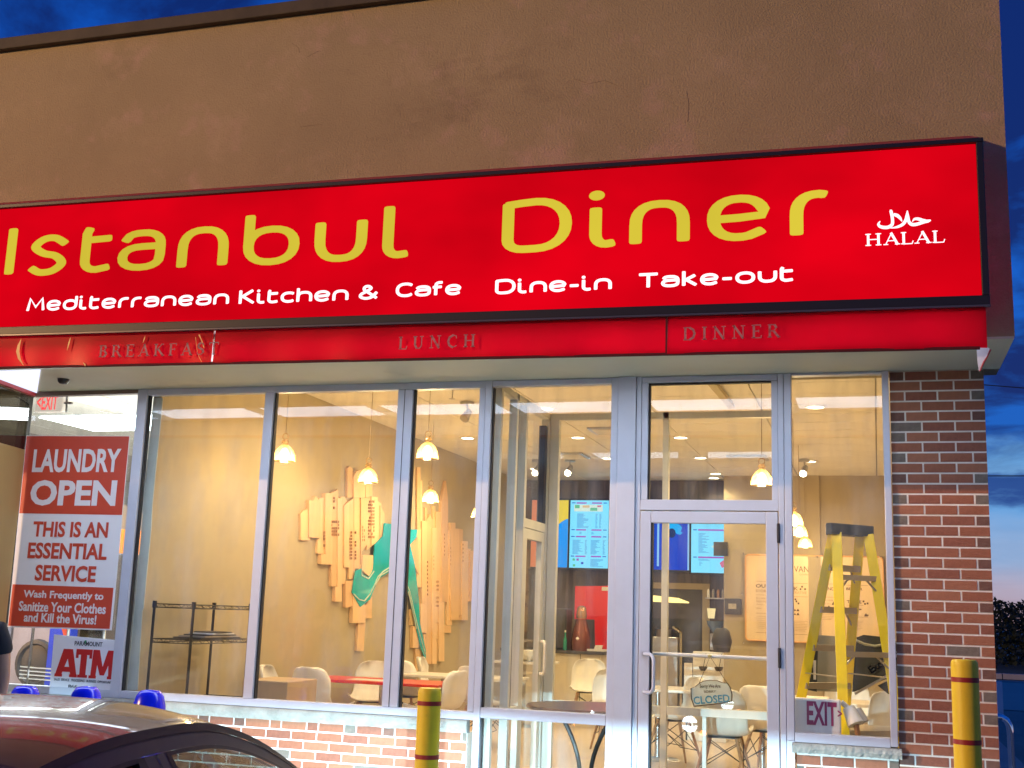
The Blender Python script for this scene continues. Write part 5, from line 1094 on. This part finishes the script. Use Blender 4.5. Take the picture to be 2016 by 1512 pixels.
for px0, px1, py in ((1488, 1530, 1144), (1488, 1530, 1171), (1488, 1530, 1207), (1488, 1530, 1245), (1545, 1590, 1148), (1545, 1590, 1174), (1607, 1645, 1149), (1607, 1645, 1175), (1665, 1709, 1152), (1667, 1700, 1191), (1665, 1709, 1214), (1545, 1590, 1248)):
    a, b = aty(px0, py, YB - .033), aty(px1, py, YB - .033); ln.box(a.x, b.x, YB - .034, YB - .031, a.z - .003, a.z + .003)
part('rule', ln, M_brown2, bo, smooth=False)
fl = MB()
for px0, px1, y0, y1 in ((1489, 1528, 1213, 1240), (1608, 1642, 1200, 1222), (1668, 1700, 1222, 1242), (1545, 1590, 1222, 1244)):
    for k in range(7): py = y0 + (y1 - y0) * k / 7; a, b = aty(px0, py, YB - .033), aty(px1 - random.uniform(0, 6), py, YB - .033); fl.box(a.x, b.x, YB - .0335, YB - .031, a.z - .004, a.z + .004)
part('small_print', fl, mat('board_ink_faint', (.60, .45, .27), .6), bo, smooth=False)
ic = MB()
def tri(px, py, s): p = aty(px, py, YB - .033); ic.add([(p.x - s, YB - .033, p.z - s * .7), (p.x + s, YB - .033, p.z - s * .7), (p.x, YB - .033, p.z + s)], [(0, 1, 2)])
tri(1632, 1197, .045); tri(1641, 1188, .03); tri(1571, 1201, .025); tri(1565, 1201, .02); tri(1565, 1209, .02); tri(1571, 1209, .025); tri(1705, 1211, .03)
for px, py in ((1579, 1155), (1585, 1160), (1576, 1160), (1700, 1184), (1708, 1188), (1703, 1189), (1568, 1184), (1572, 1188), (1566, 1180)): p = aty(px, py, YB - .033); ic.box(p.x - .013, p.x + .013, YB - .034, YB - .031, p.z - .014, p.z + .014)
for px0, px1, py in ((1667, 1696, 1199), (1672, 1690, 1204), (1702, 1710, 1211)): a, b = aty(px0, py, YB - .033), aty(px1, py, YB - .033); ic.box(a.x, b.x, YB - .034, YB - .031, a.z - .008, a.z + .010)
part('icon', ic, M_brown, bo, smooth=False)
t = thing('small_frame', 'small dark square frame on the wall left of the story board', 'picture', (-2.25, YB, 1.8)); a, b = aty(1427, 1178, YB), aty(1460, 1210, YB)
part('frame', MB().box(a.x, b.x, YB - .03, YB + .015, b.z, a.z), M_dark, t, bevel=.008); part('picture', MB().box(a.x + .06, b.x - .08, YB - .036, YB - .031, b.z + .085, a.z - .08), mat('picture_pale', (.5, .46, .38), .5, noise=(20, .6)), t)

# ------------------------------------------------------------------ step ladder and things in the narrow window
M_fibre = mat('ladder_yellow', (1.0, .78, .008), .4, noise=(3, .9)); M_cap = mat('ladder_cap', (.045, .045, .04), .6, noise=(10, .7)); M_lal = mat('ladder_step', (.42, .38, .30), .4, metal=.5)
ld = thing('step_ladder', 'yellow fibreglass step ladder standing behind the narrow window', 'ladder', (-.3, 1.1, .2))
L1t, L1b = Vector((-.325, .82, 2.40)), Vector((-.80, 1.30, .2)); L2t, L2b = Vector((-.300, .76, 2.40)), Vector((-.24, .30, .2))
R1t, R1b = Vector((-.125, 1.02, 2.40)), Vector((-.36, 1.72, .2)); R2t, R2b = Vector((-.060, .96, 2.40)), Vector((.24, .66, .2))
for a_, b_, nm_ in ((L1t, L1b, 'rail'), (R1t, R1b, 'rail'), (L2t, L2b, 'rail'), (R2t, R2b, 'rail')):
    part(nm_, MB().bar(a_, b_, .078, .03, up=(0, 1, 0)), M_fibre, ld, bevel=.004); part('foot', MB().bar(b_ + (a_ - b_) * .02, b_ + (a_ - b_) * -.004, .07, .04, up=(0, 1, 0)), M_cap, ld)
part('cap', MB().prism([(-.375, .72, 2.385), (-.335, .68, 2.385), (-.015, .99, 2.385), (-.055, 1.06, 2.385), (-.14, 1.12, 2.385), (-.385, .86, 2.385)], (0, 0, .085)), M_cap, ld, bevel=.008)
for py in (1097, 1165, 1231, 1297):
    t_ = (2.40 - (2.13, 1.80, 1.50, 1.20)[(1097, 1165, 1231, 1297).index(py)]) / 2.2
    a_, b_ = L1t.lerp(L1b, t_), R1t.lerp(R1b, t_); part('step', MB().bar(a_, b_, .075, .048), M_lal, ld); part('brace', MB().bar(b_ + (a_ - b_) * .25, R1t.lerp(R1b, t_ + .06), .012, .012), M_lal, ld)
for z_ in (2.05, 1.47, .9):
    t_ = (2.40 - z_) / 2.2; a_, b_ = L2t.lerp(L2b, t_), R2t.lerp(R2b, t_); part('spreader', MB().bar(a_, b_, .03, .040), M_lal, ld)
    part('brace', MB().bar(b_ + (a_ - b_) * .3, R2t.lerp(R2b, t_ + .05), .012, .012), M_lal, ld); part('brace', MB().bar(a_ + (b_ - a_) * .3, L2t.lerp(L2b, t_ + .05), .012, .012), M_lal, ld)
a_, b_ = L1t.lerp(L1b, .5), L2t.lerp(L2b, .5); part('hinge_bar', MB().bar(a_, b_, .022, .008), M_lal, ld); a_, b_ = R1t.lerp(R1b, .5), R2t.lerp(R2b, .5); part('hinge_bar', MB().bar(a_, b_, .022, .008), M_lal, ld)
eb = thing('exit_box', 'white plastic box with purple red EXIT letters standing on the sill', 'exit sign', (-.44, .2, .9))
part('housing', MB().box(-.60, -.272, .14, .21, .885, 1.158), mat('exit_white', (.90, .88, .85), .4), eb, bevel=.012)
a, b = aty(1588, 1380, .14), aty(1648, 1430, .14); text('EXIT', a.x, b.x, b.z, a.z, .139, mat('exit_print', (.36, .045, .14), .5), eb, bold=.03, depth=.002, split=True)
a, b = aty(1649, 1398, .14), aty(1658, 1412, .14); text('>', a.x, b.x, b.z, a.z, .139, MATS['exit_print'], eb, bold=.02, depth=.002)
em = thing('emergency_light', 'white twin head emergency light hanging behind the EXIT box', 'lamp', (-.18, .3, 1.0))
part('bracket', MB().tube([(-.27, .22, 1.14), (-.19, .24, 1.07)], .02, 8), M_white_pl, em); part('head', MB().tube([(-.22, .24, 1.10), (-.17, .2, .99)], [.045, .06], 16), M_white_pl, em); part('head', MB().tube([(-.17, .26, 1.09), (-.13, .24, 1.0)], [.04, .055], 16), mat('plastic_grey', (.45, .42, .38), .4), em)
part('tail', MB().tube([(-.17, .22, .99), (-.155, .22, .90)], .02, 8), M_beech, em)
# dark green cover slung below the ladder
M_cov = mat('green_cover', (.035, .042, .030), .75, noise=(6, .6), bump=(12, .3)); M_pip = mat('cover_piping', (.30, .31, .22), .6)
cv = thing('green_cover', 'dark green fabric cover with pale piping and white lettering under the ladder', 'cover', (0, 1.25, 1.0))
def YP(l, y): return [tuple(aty(px, py, y)) for px, py in l]
part('panel', MB().prism(YP([(1683, 1256), (1700, 1250), (1760, 1256), (1790, 1300), (1760, 1335), (1742, 1338), (1682, 1362), (1678, 1362)], 1.9), (0, .06, 0)), M_cov, cv)
part('panel', MB().prism(YP([(1611, 1250), (1596, 1268), (1582, 1340), (1588, 1358), (1608, 1362)], 1.95), (0, .05, 0)), M_cov, cv); part('flap', MB().prism(YP([(1728, 1350), (1760, 1335), (1756, 1368), (1748, 1366)], 1.92), (0, .04, 0)), M_cov, cv)
part('piping', MB().tube([Vector(p) - Vector((0, .02, 0)) for p in YP([(1600, 1266), (1620, 1268), (1645, 1264), (1684, 1260), (1702, 1268), (1722, 1272), (1745, 1268), (1765, 1262)], 1.88)], .012, 6), M_pip, cv)
part('lining', MB().prism(YP([(1611, 1250), (1650, 1253), (1656, 1362), (1608, 1361)], 1.80), (0, .02, 0)), mat('grey_mesh', (.26, .25, .19), .7, noise=(5, .85)), cv)
part('pole', MB().bar(aty(1683, 1366, 1.86), aty(1765, 1320, 1.86), .03, .02), M_steel, cv)
me = text_mesh('Excelsior', .02, .002, 'lettering'); a, b = aty(1716, 1326, 1.88), aty(1775, 1287, 1.88); dv_ = (b - a); s_ = dv_.length / (max(v.co.x for v in me.vertices) - min(v.co.x for v in me.vertices)); ang = math.atan2(dv_.z, dv_.x); mnx = min(v.co.x for v in me.vertices)
for v in me.vertices: u, w2 = (v.co.x - mnx) * s_, v.co.y * s_; v.co = a + Vector((u * math.cos(ang) - w2 * math.sin(ang), -.0, u * math.sin(ang) + w2 * math.cos(ang))) - cv.location
me.materials.clear(); me.materials.append(mat('cover_print', (.95, .93, .85), .6)); put('lettering', me, cv)
o = part('hanging_strap', MB().bar(aty(1604, 1300, 1.9), aty(1604, 1338, 1.9), .022, .01), M_white_pl); tag(o, 'short white strap hanging beside the dark cover', 'strap')
bn = thing('grey_bin', 'grey storage box on the floor behind the EXIT box', 'box', (-.1, 1.5, .2)); part('body', MB().box(-.3, .3, 1.3, 1.9, .2, .82), M_dark, bn, bevel=.02); part('lid', MB().box(-.32, .32, 1.28, 1.92, .82, .86), M_steel, bn)

# CLOSED board hung in the door
cb = thing('closed_board', 'small arched cream board reading sorry we are closed, hung tilted in the door', 'sign', (-1.19, .06, 1.15))
def CZ(x, y): return tuple(aty(1280 + x / 7.467, 1280 + y / 7.467, .05))
out_ = [(592, 560), (660, 535), (710, 490), (780, 450), (880, 437), (980, 440), (1070, 478), (1140, 480), (1180, 540), (1210, 650), (1205, 755), (1050, 790), (640, 835), (600, 720)]
part('board', MB().prism([CZ(*p) for p in out_], (0, .012, 0)), mat('closed_frame', (.16, .10, .04), .6), cb)
cxx = sum(p[0] for p in out_) / len(out_); czz = sum(p[1] for p in out_) / len(out_)
part('face', MB().prism([tuple(Vector(CZ(cxx + (p[0] - cxx) * .95, czz + (p[1] - czz) * .92)) - Vector((0, .003, 0))) for p in out_], (0, .003, 0)), mat('closed_face', (.78, .76, .50), .6, noise=(9, .85)), cb)
def ct3(s, a, b, c, d, m, bold, rot): p, q = CZ(a, (c + d) / 2), CZ(b, (c + d) / 2); text(s, p[0], q[0], CZ((a + b) / 2, d)[2], CZ((a + b) / 2, c)[2], .046, m, cb, bold=bold, depth=.001, rot=rot, split=(d - c) > 90)
ct3('CLOSED', 635, 1170, 665, 780, mat('closed_blue', (.10, .33, .38), .6), .02, .12); ct3('Sorry We Are', 730, 1035, 500, 570, mat('closed_brown', (.18, .13, .05), .6), .01, .05); ct3('SORRY', 790, 970, 590, 625, MATS['closed_brown'], .0, .08)
p0, p1, pt = CZ(720, 490), CZ(1130, 485), CZ(880, 90)
part('string', MB().tube([p0, pt, p1], .0025, 5), M_wire, cb); part('suction_hook', MB().lathe((pt[0], .035, pt[2]), [(0, -.012), (.014, -.008), (.016, .008), (0, .014)], 10), mat('hook', (.6, .5, .2), .3), cb)
o = part('door_latch', MB().box(-1.625, -1.60, .031, .055, 1.16, 1.28), M_dark); o.parent = dr; o.matrix_parent_inverse = Matrix.Translation(-dr.location)

# ------------------------------------------------------------------ bollards
def bollard(x, y, r_, h, label, bands):
    t = thing('bollard', label, 'bollard', (x, y, 0), 'yellow bollards in front of the storefront')
    part('sleeve', MB().lathe((0, 0, 0), [(r_, 0), (r_, h - .035), (r_ * .97, h - .015), (r_ * .85, h - .002), (0, h)], 40), M_yellow, t, local=True)
    for z in bands:
        b = MB().lathe((0, 0, 0), [(r_ + .0015, z - .013), (r_ + .0015, z + .013)], 40); part('red_band', b, M_redtape, t, local=True)
    part('footing', MB().lathe((0, 0, 0), [(r_ + .05, 0), (r_ + .05, .02), (r_, .025)], 24), MATS['pavement_concrete'], t, local=True)
p = aty(846, 1400, -2); q = aty(846, 1384, -2); q2 = aty(842, 1489, -2)
bollard(p.x - .005, -2, .071, aty(846, 1354, -2).z, 'yellow bollard in front of the low brick wall, left of the entrance', (q.z, q2.z, .42))
p = aty(1902, 1400, -2); q = aty(1902, 1338, -2); q2 = aty(1905, 1460, -2)
bollard(p.x, -2, .070, aty(1900, 1298, -2).z, 'tall yellow bollard in front of the brick pillar', (q.z, q2.z, .5))
for px, top, lb in ((52, 1344, 'leftmost blue dome cap bollard behind the car roof'), (172, 1345, 'middle blue dome cap bollard in front of the ATM card'), (297, 1352, 'right blue dome cap bollard below the wire rack')):
    p = aty(px, top, -2.0); t = thing('blue_bollard', lb, 'bollard', (p.x, -2.0, 0), 'blue domed bollards')
    z = p.z - .018; m = MB().lathe((0, 0, 0), [(.108, z - .16), (.104, z - .10), (.090, z - .045), (.074, z - .018), (.060, z - .006), (0, z)], 28)
    part('dome', m, M_blue, t, local=True); part('post', MB().lathe((0, 0, 0), [(.10, 0), (.10, z - .15)], 24), M_blue, t, local=True); part('collar', MB().lathe((0, 0, 0), [(.118, z - .20), (.118, z - .158), (.10, z - .155)], 28), M_white_pl, t, local=True)

# chrome handrail past the corner
hr = thing('handrail', 'chrome handrail curving down beside the brick corner', 'railing', (1.0, 2, 0))
part('rail', MB().tube([(.765, 2, .985), (.90, 2, .985), (.965, 2, .975), (1.00, 2, .955), (1.02, 2, .91), (1.025, 2, .84), (1.03, 2, .14)], .028, 14), M_chrome, hr)
part('bracket', MB().tube([(.765, 2, .86), (.89, 2, .86), (.90, 2, .96)], .010, 8), M_steel, hr)

# ------------------------------------------------------------------ car parked nose-in at the storefront
M_paint = mat('car_paint', (.014, .010, .009), .25, metal=.0, coat=.55, spec=.35); M_trim = mat('car_trim', (.055, .045, .045), .5, noise=(30, .8)); M_rub = mat('car_rubber', (.008, .008, .008), .55)
M_cg = glass('car_glass', (.42, .46, .45), .07); M_tyre = mat('tyre', (.02, .02, .02), .9); M_seat = mat('car_seat', (.05, .045, .045), .9); M_seatr = mat('car_seat_red', (.30, .012, .015), .8)
ang = 1.655; CARF = Vector((math.cos(ang), math.sin(ang), 0)); SX, WK, CK = .881, .839, .756
CO = Vector((-2.286, -6.201, -.033))
car = thing('parked_car', 'dark glossy sedan parked nose-in at the lower left, headlights on', 'car', CO, rz=ang)
def interp(t, P):
    if t <= P[0][0]: return P[0][1]
    for i in range(len(P) - 1):
        if t <= P[i + 1][0]:
            a, b = P[i], P[i + 1]; u = (t - a[0]) / (b[0] - a[0]); m0 = (P[i + 1][1] - P[i - 1][1]) / (P[i + 1][0] - P[i - 1][0]) if i > 0 else (b[1] - a[1]) / (b[0] - a[0])
            m1 = (P[i + 2][1] - P[i][1]) / (P[i + 2][0] - P[i][0]) if i + 2 < len(P) else (b[1] - a[1]) / (b[0] - a[0]); h = b[0] - a[0]
            return (2 * u ** 3 - 3 * u * u + 1) * a[1] + (u ** 3 - 2 * u * u + u) * h * m0 + (-2 * u ** 3 + 3 * u * u) * b[1] + (u ** 3 - u * u) * h * m1
    return P[-1][1]
RZ = [(-1.75, .99), (-1.3, 1.17), (-.85, 1.315), (-.4, 1.385), (0, 1.40), (.35, 1.385), (.7, 1.31), (1.05, 1.18), (1.45, .99)]   # rail height
RW = [(-1.75, .70), (-1.2, .64), (-.6, .585), (0, .575), (.5, .585), (1.0, .63), (1.45, .71)]
CW = [(-1.75, .03), (-1.0, .06), (0, .075), (.7, .075), (1.45, .05)]
BZ = [(-2.4, .86), (-1.75, .96), (0, .95), (1.45, .93), (2.35, .74)]
def rail(x, s): return Vector((x * SX, s * WK * interp(x, RW), interp(x, RZ)))
def belt(x, s): return Vector((x * SX, s * (.78 - .02 * abs(x)), interp(x, BZ) - .0))
def top(x, v):   # v in -1..1 across
    y = v * WK * interp(x, RW); return Vector((x * SX, y, interp(x, RZ) + CK * interp(x, CW) * (1 - abs(v) ** 2.6)))
def cgrid(x0, x1, v0, v1, nx, nv, dz=0): return MB().grid([[top(x0 + (x1 - x0) * i / nx, v0 + (v1 - v0) * j / nv) + Vector((0, 0, dz)) for j in range(nv + 1)] for i in range(nx + 1)])
def cp(n_, mb, m, **k): return part(n_, mb, m, car, local=True, **k)
cp('roof', cgrid(-.92, .66, -1, 1, 24, 24), M_paint)
for s in (-1, 1):
    a, b = sorted((s * .86, s * 1.0)); cp('front_pillar', cgrid(.66, 1.45, a, b, 14, 3), M_paint); cp('rear_pillar', cgrid(-1.75, -.92, a, b, 14, 3), M_paint)
cp('windshield', cgrid(.66, 1.45, -.86, .86, 12, 14, -.004), M_cg); cp('rear_glass', cgrid(-1.75, -.92, -.86, .86, 12, 14, -.004), M_cg)
def side(x0, x1, t0, t1, s, n=26, out_=0.0):   # t: 0 rail .. 1 belt
    P = []
    for i in range(n + 1):
        x = x0 + (x1 - x0) * i / n; R, Bt = rail(x, s), belt(x, s); d = max(.05, (R.z - Bt.z)); row = []
        for tt in (t0, t1):
            if isinstance(tt, tuple): f = min(1, tt[1] / d)
            else: f = tt
            q = R.lerp(Bt, f); q.y += s * out_; row.append(q)
        P.append([row[0], row[0].lerp(row[1], .5), row[1]])
    return MB().grid(P)
for s in (-1, 1):
    cp('roof_moulding', side(-1.7, 1.40, ('m', -.006), ('m', .016), s, 40, .006), M_rub)
    cp('side_frame', side(-1.45, 1.18, ('m', .016), ('m', .052), s, 36, .002), M_trim)
    cp('window_seal', side(-1.30, 1.05, ('m', .052), ('m', .062), s, 36, .003), M_rub)
    cp('side_window', side(-.95, -.16, ('m', .062), 1.0, s, 16, -.006), M_cg); cp('side_window', side(-.02, .98, ('m', .062), 1.0, s, 18, -.006), M_cg)
    for x_, w_, mm in ((-.115, .034, M_trim), (-.045, .034, M_trim), (-.080, .004, M_rub), (-.17, .02, M_rub), (-.012, .012, M_rub)): cp('door_pillar', side(x_ - w_, x_ + w_, ('m', .052), 1.0, s, 3, .004 if mm is M_trim else .006), mm)
    cp('quarter_panel', side(-1.70, -.95, ('m', .052), 1.0, s, 8, 0), M_trim)
# body shell
ST = [(-2.35, .60, .74, .80, .38), (-2.25, .76, .80, .93, .26), (-1.9, .84, .86, .985, .22), (-1.2, .89, .89, .965, .20), (0, .90, .90, .955, .20), (1.1, .90, .89, .945, .20), (1.5, .885, .86, .93, .22), (1.95, .84, .80, .84, .22), (2.2, .72, .74, .66, .26), (2.32, .52, .62, .53, .34)]
P = []
for (x, hw, _, zt_, zb_2) in ST:
    row = []
    sec = [(.92, zb_2), (1.0, zb_2 + .12), (1.02, (zb_2 + zt_) / 2), (.985, zt_ - .12), (.90, zt_ - .02), (.80, zt_), (.45, zt_ + .028), (0, zt_ + .035)]
    row = [(x, -hw * a, z) for a, z in sec] + [(x, hw * a, z) for a, z in sec[::-1][1:]]
    P.append(row)
mb = MB().grid(P); mb.add(P[0], [tuple(range(15))]); mb.add(P[-1], [tuple(range(15))])
o = cp('body', mb, M_paint); sbs = o.modifiers.new('sub', 'SUBSURF'); sbs.levels = 1; sbs.render_levels = 2
# cabin opening is filled with dark upholstery below the glass
cp('dashboard', MB().box(.85, 1.3, -.68, .68, .80, .955), M_seat, bevel=.04)
for x_, y_, mm in ((.05, -.36, M_seat), (.05, .36, M_seat), (-.85, -.36, M_seatr), (-.85, .36, M_seatr)):
    cp('seat', MB().prism([(x_ - .12, y_ - .25, .60), (x_ - .28, y_ - .22, 1.14), (x_ - .16, y_ - .22, 1.14), (x_ + .08, y_ - .25, .62)], (0, .48, 0)), mm, bevel=.04); cp('headrest', MB().box(x_ - .31, x_ - .2, y_ - .12, y_ + .12, 1.15, 1.30), mm, bevel=.03)
cp('mirror_inside', MB().box(.56, .59, -.13, .13, 1.20, 1.265), M_rub, bevel=.012)
cp('sun_visor', MB().box(.30, .50, -.40, -.12, 1.345, 1.36), M_trim, bevel=.004)
for s in (-1, 1):
    cp('wing_mirror', MB().tube([(1.0, s * .86, 1.0), (.99, s * 1.0, 1.02)], [.05, .085], 14), M_paint)
    for x_ in (-1.42, 1.40):
        w_ = cp('wheel', MB().tube([(x_, s * .74, .33), (x_, s * .91, .33)], .33, 32), M_tyre)
        r0 = put('rim', MB().tube([(x_, s * .80, .33), (x_, s * .915, .33)], .21, 24).mesh('rim', M_steel), w_)
    cp('headlight', MB().lathe((0, 0, 0), [(0, .0), (.075, -.01), (.085, -.04), (.06, -.10), (0, -.10)], 20), emit('headlight_lens', (.75, .88, 1), 30)).matrix_local = Matrix.Translation((2.27, s * .56, .64)) @ Matrix.Rotation(math.pi / 2, 4, 'Y')
    cp('indicator', MB().lathe((2.22, s * .70, .56), [(0, -.03), (.03, -.02), (.04, 0), (.03, .02), (0, .03)], 12), emit('indicator_glow', (1, .32, .03), 22))
    cp('headlight_hood', MB().box(2.28, 2.60, s * .56 - .16, s * .56 + .16, .659, .664), M_paint)  # unseen plate added over the lamp to cut the beam off above
    cp('tail_light', MB().box(-2.33, -2.24, s * .62 - .12, s * .62 + .12, .70, .80), MATS['poster_red'], bevel=.02)
cp('number_plate', MB().box(-2.375, -2.36, -.16, .16, .55, .65), M_pwhite)
cp('dome_antenna', MB().tube([(-.75, 0, 1.44), (-.83, 0, 1.49)], [.03, .008], 10), M_paint)
Rm = Matrix.Rotation(ang, 4, 'Z')
HL = []
for s, tgt in ((1, (-5.2, 0.0, .85)), (-1, (-1.9, 0, .45))):
    w_ = CO + (Rm @ Vector((2.37, s * .56, .645))); dirv = (Vector(tgt) - w_).normalized()
    o = lamp('headlight_beam', 'SPOT', w_, 2600 if s > 0 else 1700, (.50, .80, 1.0), None, .008, None, D(86), .9)
    o.rotation_euler = dirv.to_track_quat('-Z', 'Y').to_euler(); HL.append(o)
    o.parent = car; o.matrix_parent_inverse = (Matrix.Translation(CO) @ Rm).inverted()

# ------------------------------------------------------------------ person at the left edge
def skinned(name, V_, E_, R_, m, parent, sub=2):
    me = bpy.data.meshes.new(name); me.from_pydata([Vector(v) for v in V_], E_, []); me.materials.append(m)
    o = put(name, me, parent); sk = o.modifiers.new('skin', 'SKIN'); sk.use_smooth_shade = True
    for i, r_ in enumerate(R_): me.skin_vertices[0].data[i].radius = (r_, r_) if not isinstance(r_, tuple) else r_
    me.skin_vertices[0].data[0].use_root = True
    s_ = o.modifiers.new('sub', 'SUBSURF'); s_.levels = sub; s_.render_levels = sub; return o
pe = thing('person', 'person in black short sleeved shirt at the left edge, arm hanging down', 'person', (-5.60, -2.5, .0), rz=D(20))
M_skin = mat('skin', (.52, .27, .17), .55, noise=(20, .93)); M_tee = mat('black_tee', (.012, .013, .02), .85, bump=(20, .3)); M_jean = mat('jeans', (.03, .045, .08), .85); M_hair = mat('hair', (.015, .010, .008), .6, bump=(60, .6)); M_shoe = mat('shoe', (.03, .03, .03), .6)
k_ = 1.82 / 1.75
V_ = [(0, 0, .95), (0, 0, 1.12), (0, 0, 1.30), (0, 0, 1.43), (0, 0, 1.50), (0, -.01, 1.60), (0, -.02, 1.70),
      (.17, 0, 1.42), (.21, .01, 1.32), (.235, .02, 1.14), (.24, -.02, .92), (.24, -.05, .84), (-.17, 0, 1.42), (-.21, .01, 1.32), (-.235, .02, 1.14), (-.24, -.02, .92), (-.24, -.05, .84),
      (.09, 0, .88), (.10, -.01, .50), (.10, .02, .10), (.10, -.12, .03), (-.09, 0, .88), (-.10, -.01, .50), (-.10, .02, .10), (-.10, -.12, .03)]
V_ = [(a * k_, b * k_, c * k_) for a, b, c in V_]
E_ = [(0, 1), (1, 2), (2, 3), (3, 4), (4, 5), (5, 6), (3, 7), (7, 8), (8, 9), (9, 10), (10, 11), (3, 12), (12, 13), (13, 14), (14, 15), (15, 16), (0, 17), (17, 18), (18, 19), (19, 20), (0, 21), (21, 22), (22, 23), (23, 24)]
R_ = [(.15, .10), (.135, .09), (.155, .10), (.12, .08), .052, .080, .085, .058, .050, .040, .028, .03, .058, .050, .040, .028, .03, .085, .058, .040, .035, .085, .058, .040, .035]
skinned('body', V_, E_, R_, M_skin, pe)
vt = [V_[i] for i in (0, 1, 2, 3, 7, 8, 12, 13)] + [tuple(Vector(V_[8]).lerp(Vector(V_[9]), .35)), tuple(Vector(V_[13]).lerp(Vector(V_[14]), .35))]
skinned('shirt', vt, [(0, 1), (1, 2), (2, 3), (3, 4), (4, 5), (5, 8), (3, 6), (6, 7), (7, 9)], [(.175, .125), (.155, .11), (.175, .12), (.135, .095), .072, .068, .072, .068, .066, .066], M_tee, pe)
skinned('trousers', [V_[0], V_[17], V_[18], V_[19], V_[21], V_[22], V_[23]], [(0, 1), (1, 2), (2, 3), (0, 4), (4, 5), (5, 6)], [(.165, .12), .10, .075, .06, .10, .075, .06], M_jean, pe)
part('hair', MB().lathe((0, .015 * k_, 1.60 * k_), [(.095, -.10), (.105, 0), (.108, .08), (.09, .15), (.05, .19), (0, .20)], 20, math.radians(-20), math.radians(200)), M_hair, pe, local=True)
fc = MB().tube([(0, -.10 * k_, 1.66 * k_), (0, -.122 * k_, 1.625 * k_), (0, -.10 * k_, 1.615 * k_)], [.008, .014, .008], 8); part('nose', fc, M_skin, pe, local=True)
for s in (-1, 1):
    part('eye', MB().lathe((s * .032, -.088 * k_, 1.665 * k_), [(0, -.008), (.010, 0), (0, .008)], 10), M_ink, pe, local=True); part('ear', MB().lathe((s * .085, 0, 1.65 * k_), [(0, -.03), (.018, 0), (0, .03)], 8), M_skin, pe, local=True)
    part('shoe', MB().box(s * .104 - .05, s * .104 + .05, -.20, .08, .0, .10), M_shoe, pe, local=True, bevel=.03)
    for f in range(4): part('finger', MB().tube([(s * .25 + (f - 1.5) * .004, -.085 + f * .022 - .02, .86 * k_), (s * .252, -.08 + f * .020 - .02, .80 * k_), (s * .245, -.07 + f * .018 - .02, .765 * k_)], [.010, .009, .007], 7), M_skin, pe, local=True)
    part('thumb', MB().tube([(s * .24, -.09, .88 * k_), (s * .225, -.12, .84 * k_), (s * .22, -.12, .81 * k_)], [.012, .011, .009], 7), M_skin, pe, local=True)

# ------------------------------------------------------------------ car park lamp that lights the stucco from the left
LP = Vector((-37, -25, 12))
sl = thing('street_lamp', 'tall car park lamp with warm light, far to the left behind the camera', 'street lamp', (LP.x, LP.y, 0))
part('pole', MB().tube([(LP.x - 1, LP.y - .7, 0), (LP.x - 1, LP.y - .7, 11.9), (LP.x - .6, LP.y - .4, 12.25)], [.10, .06, .05], 12), M_steel, sl)
part('head', MB().box(LP.x - .7, LP.x + .35, LP.y - .5, LP.y + .3, 12.15, 12.3), M_steel, sl, bevel=.03); part('lens', MB().box(LP.x - .3, LP.x + .3, LP.y - .25, LP.y + .25, 12.12, 12.148), emit('street_lens', (1, .55, .2), 60), sl)
lamp('street_light', 'POINT', LP, 72000, (1.0, .56, .24), sl, .22)
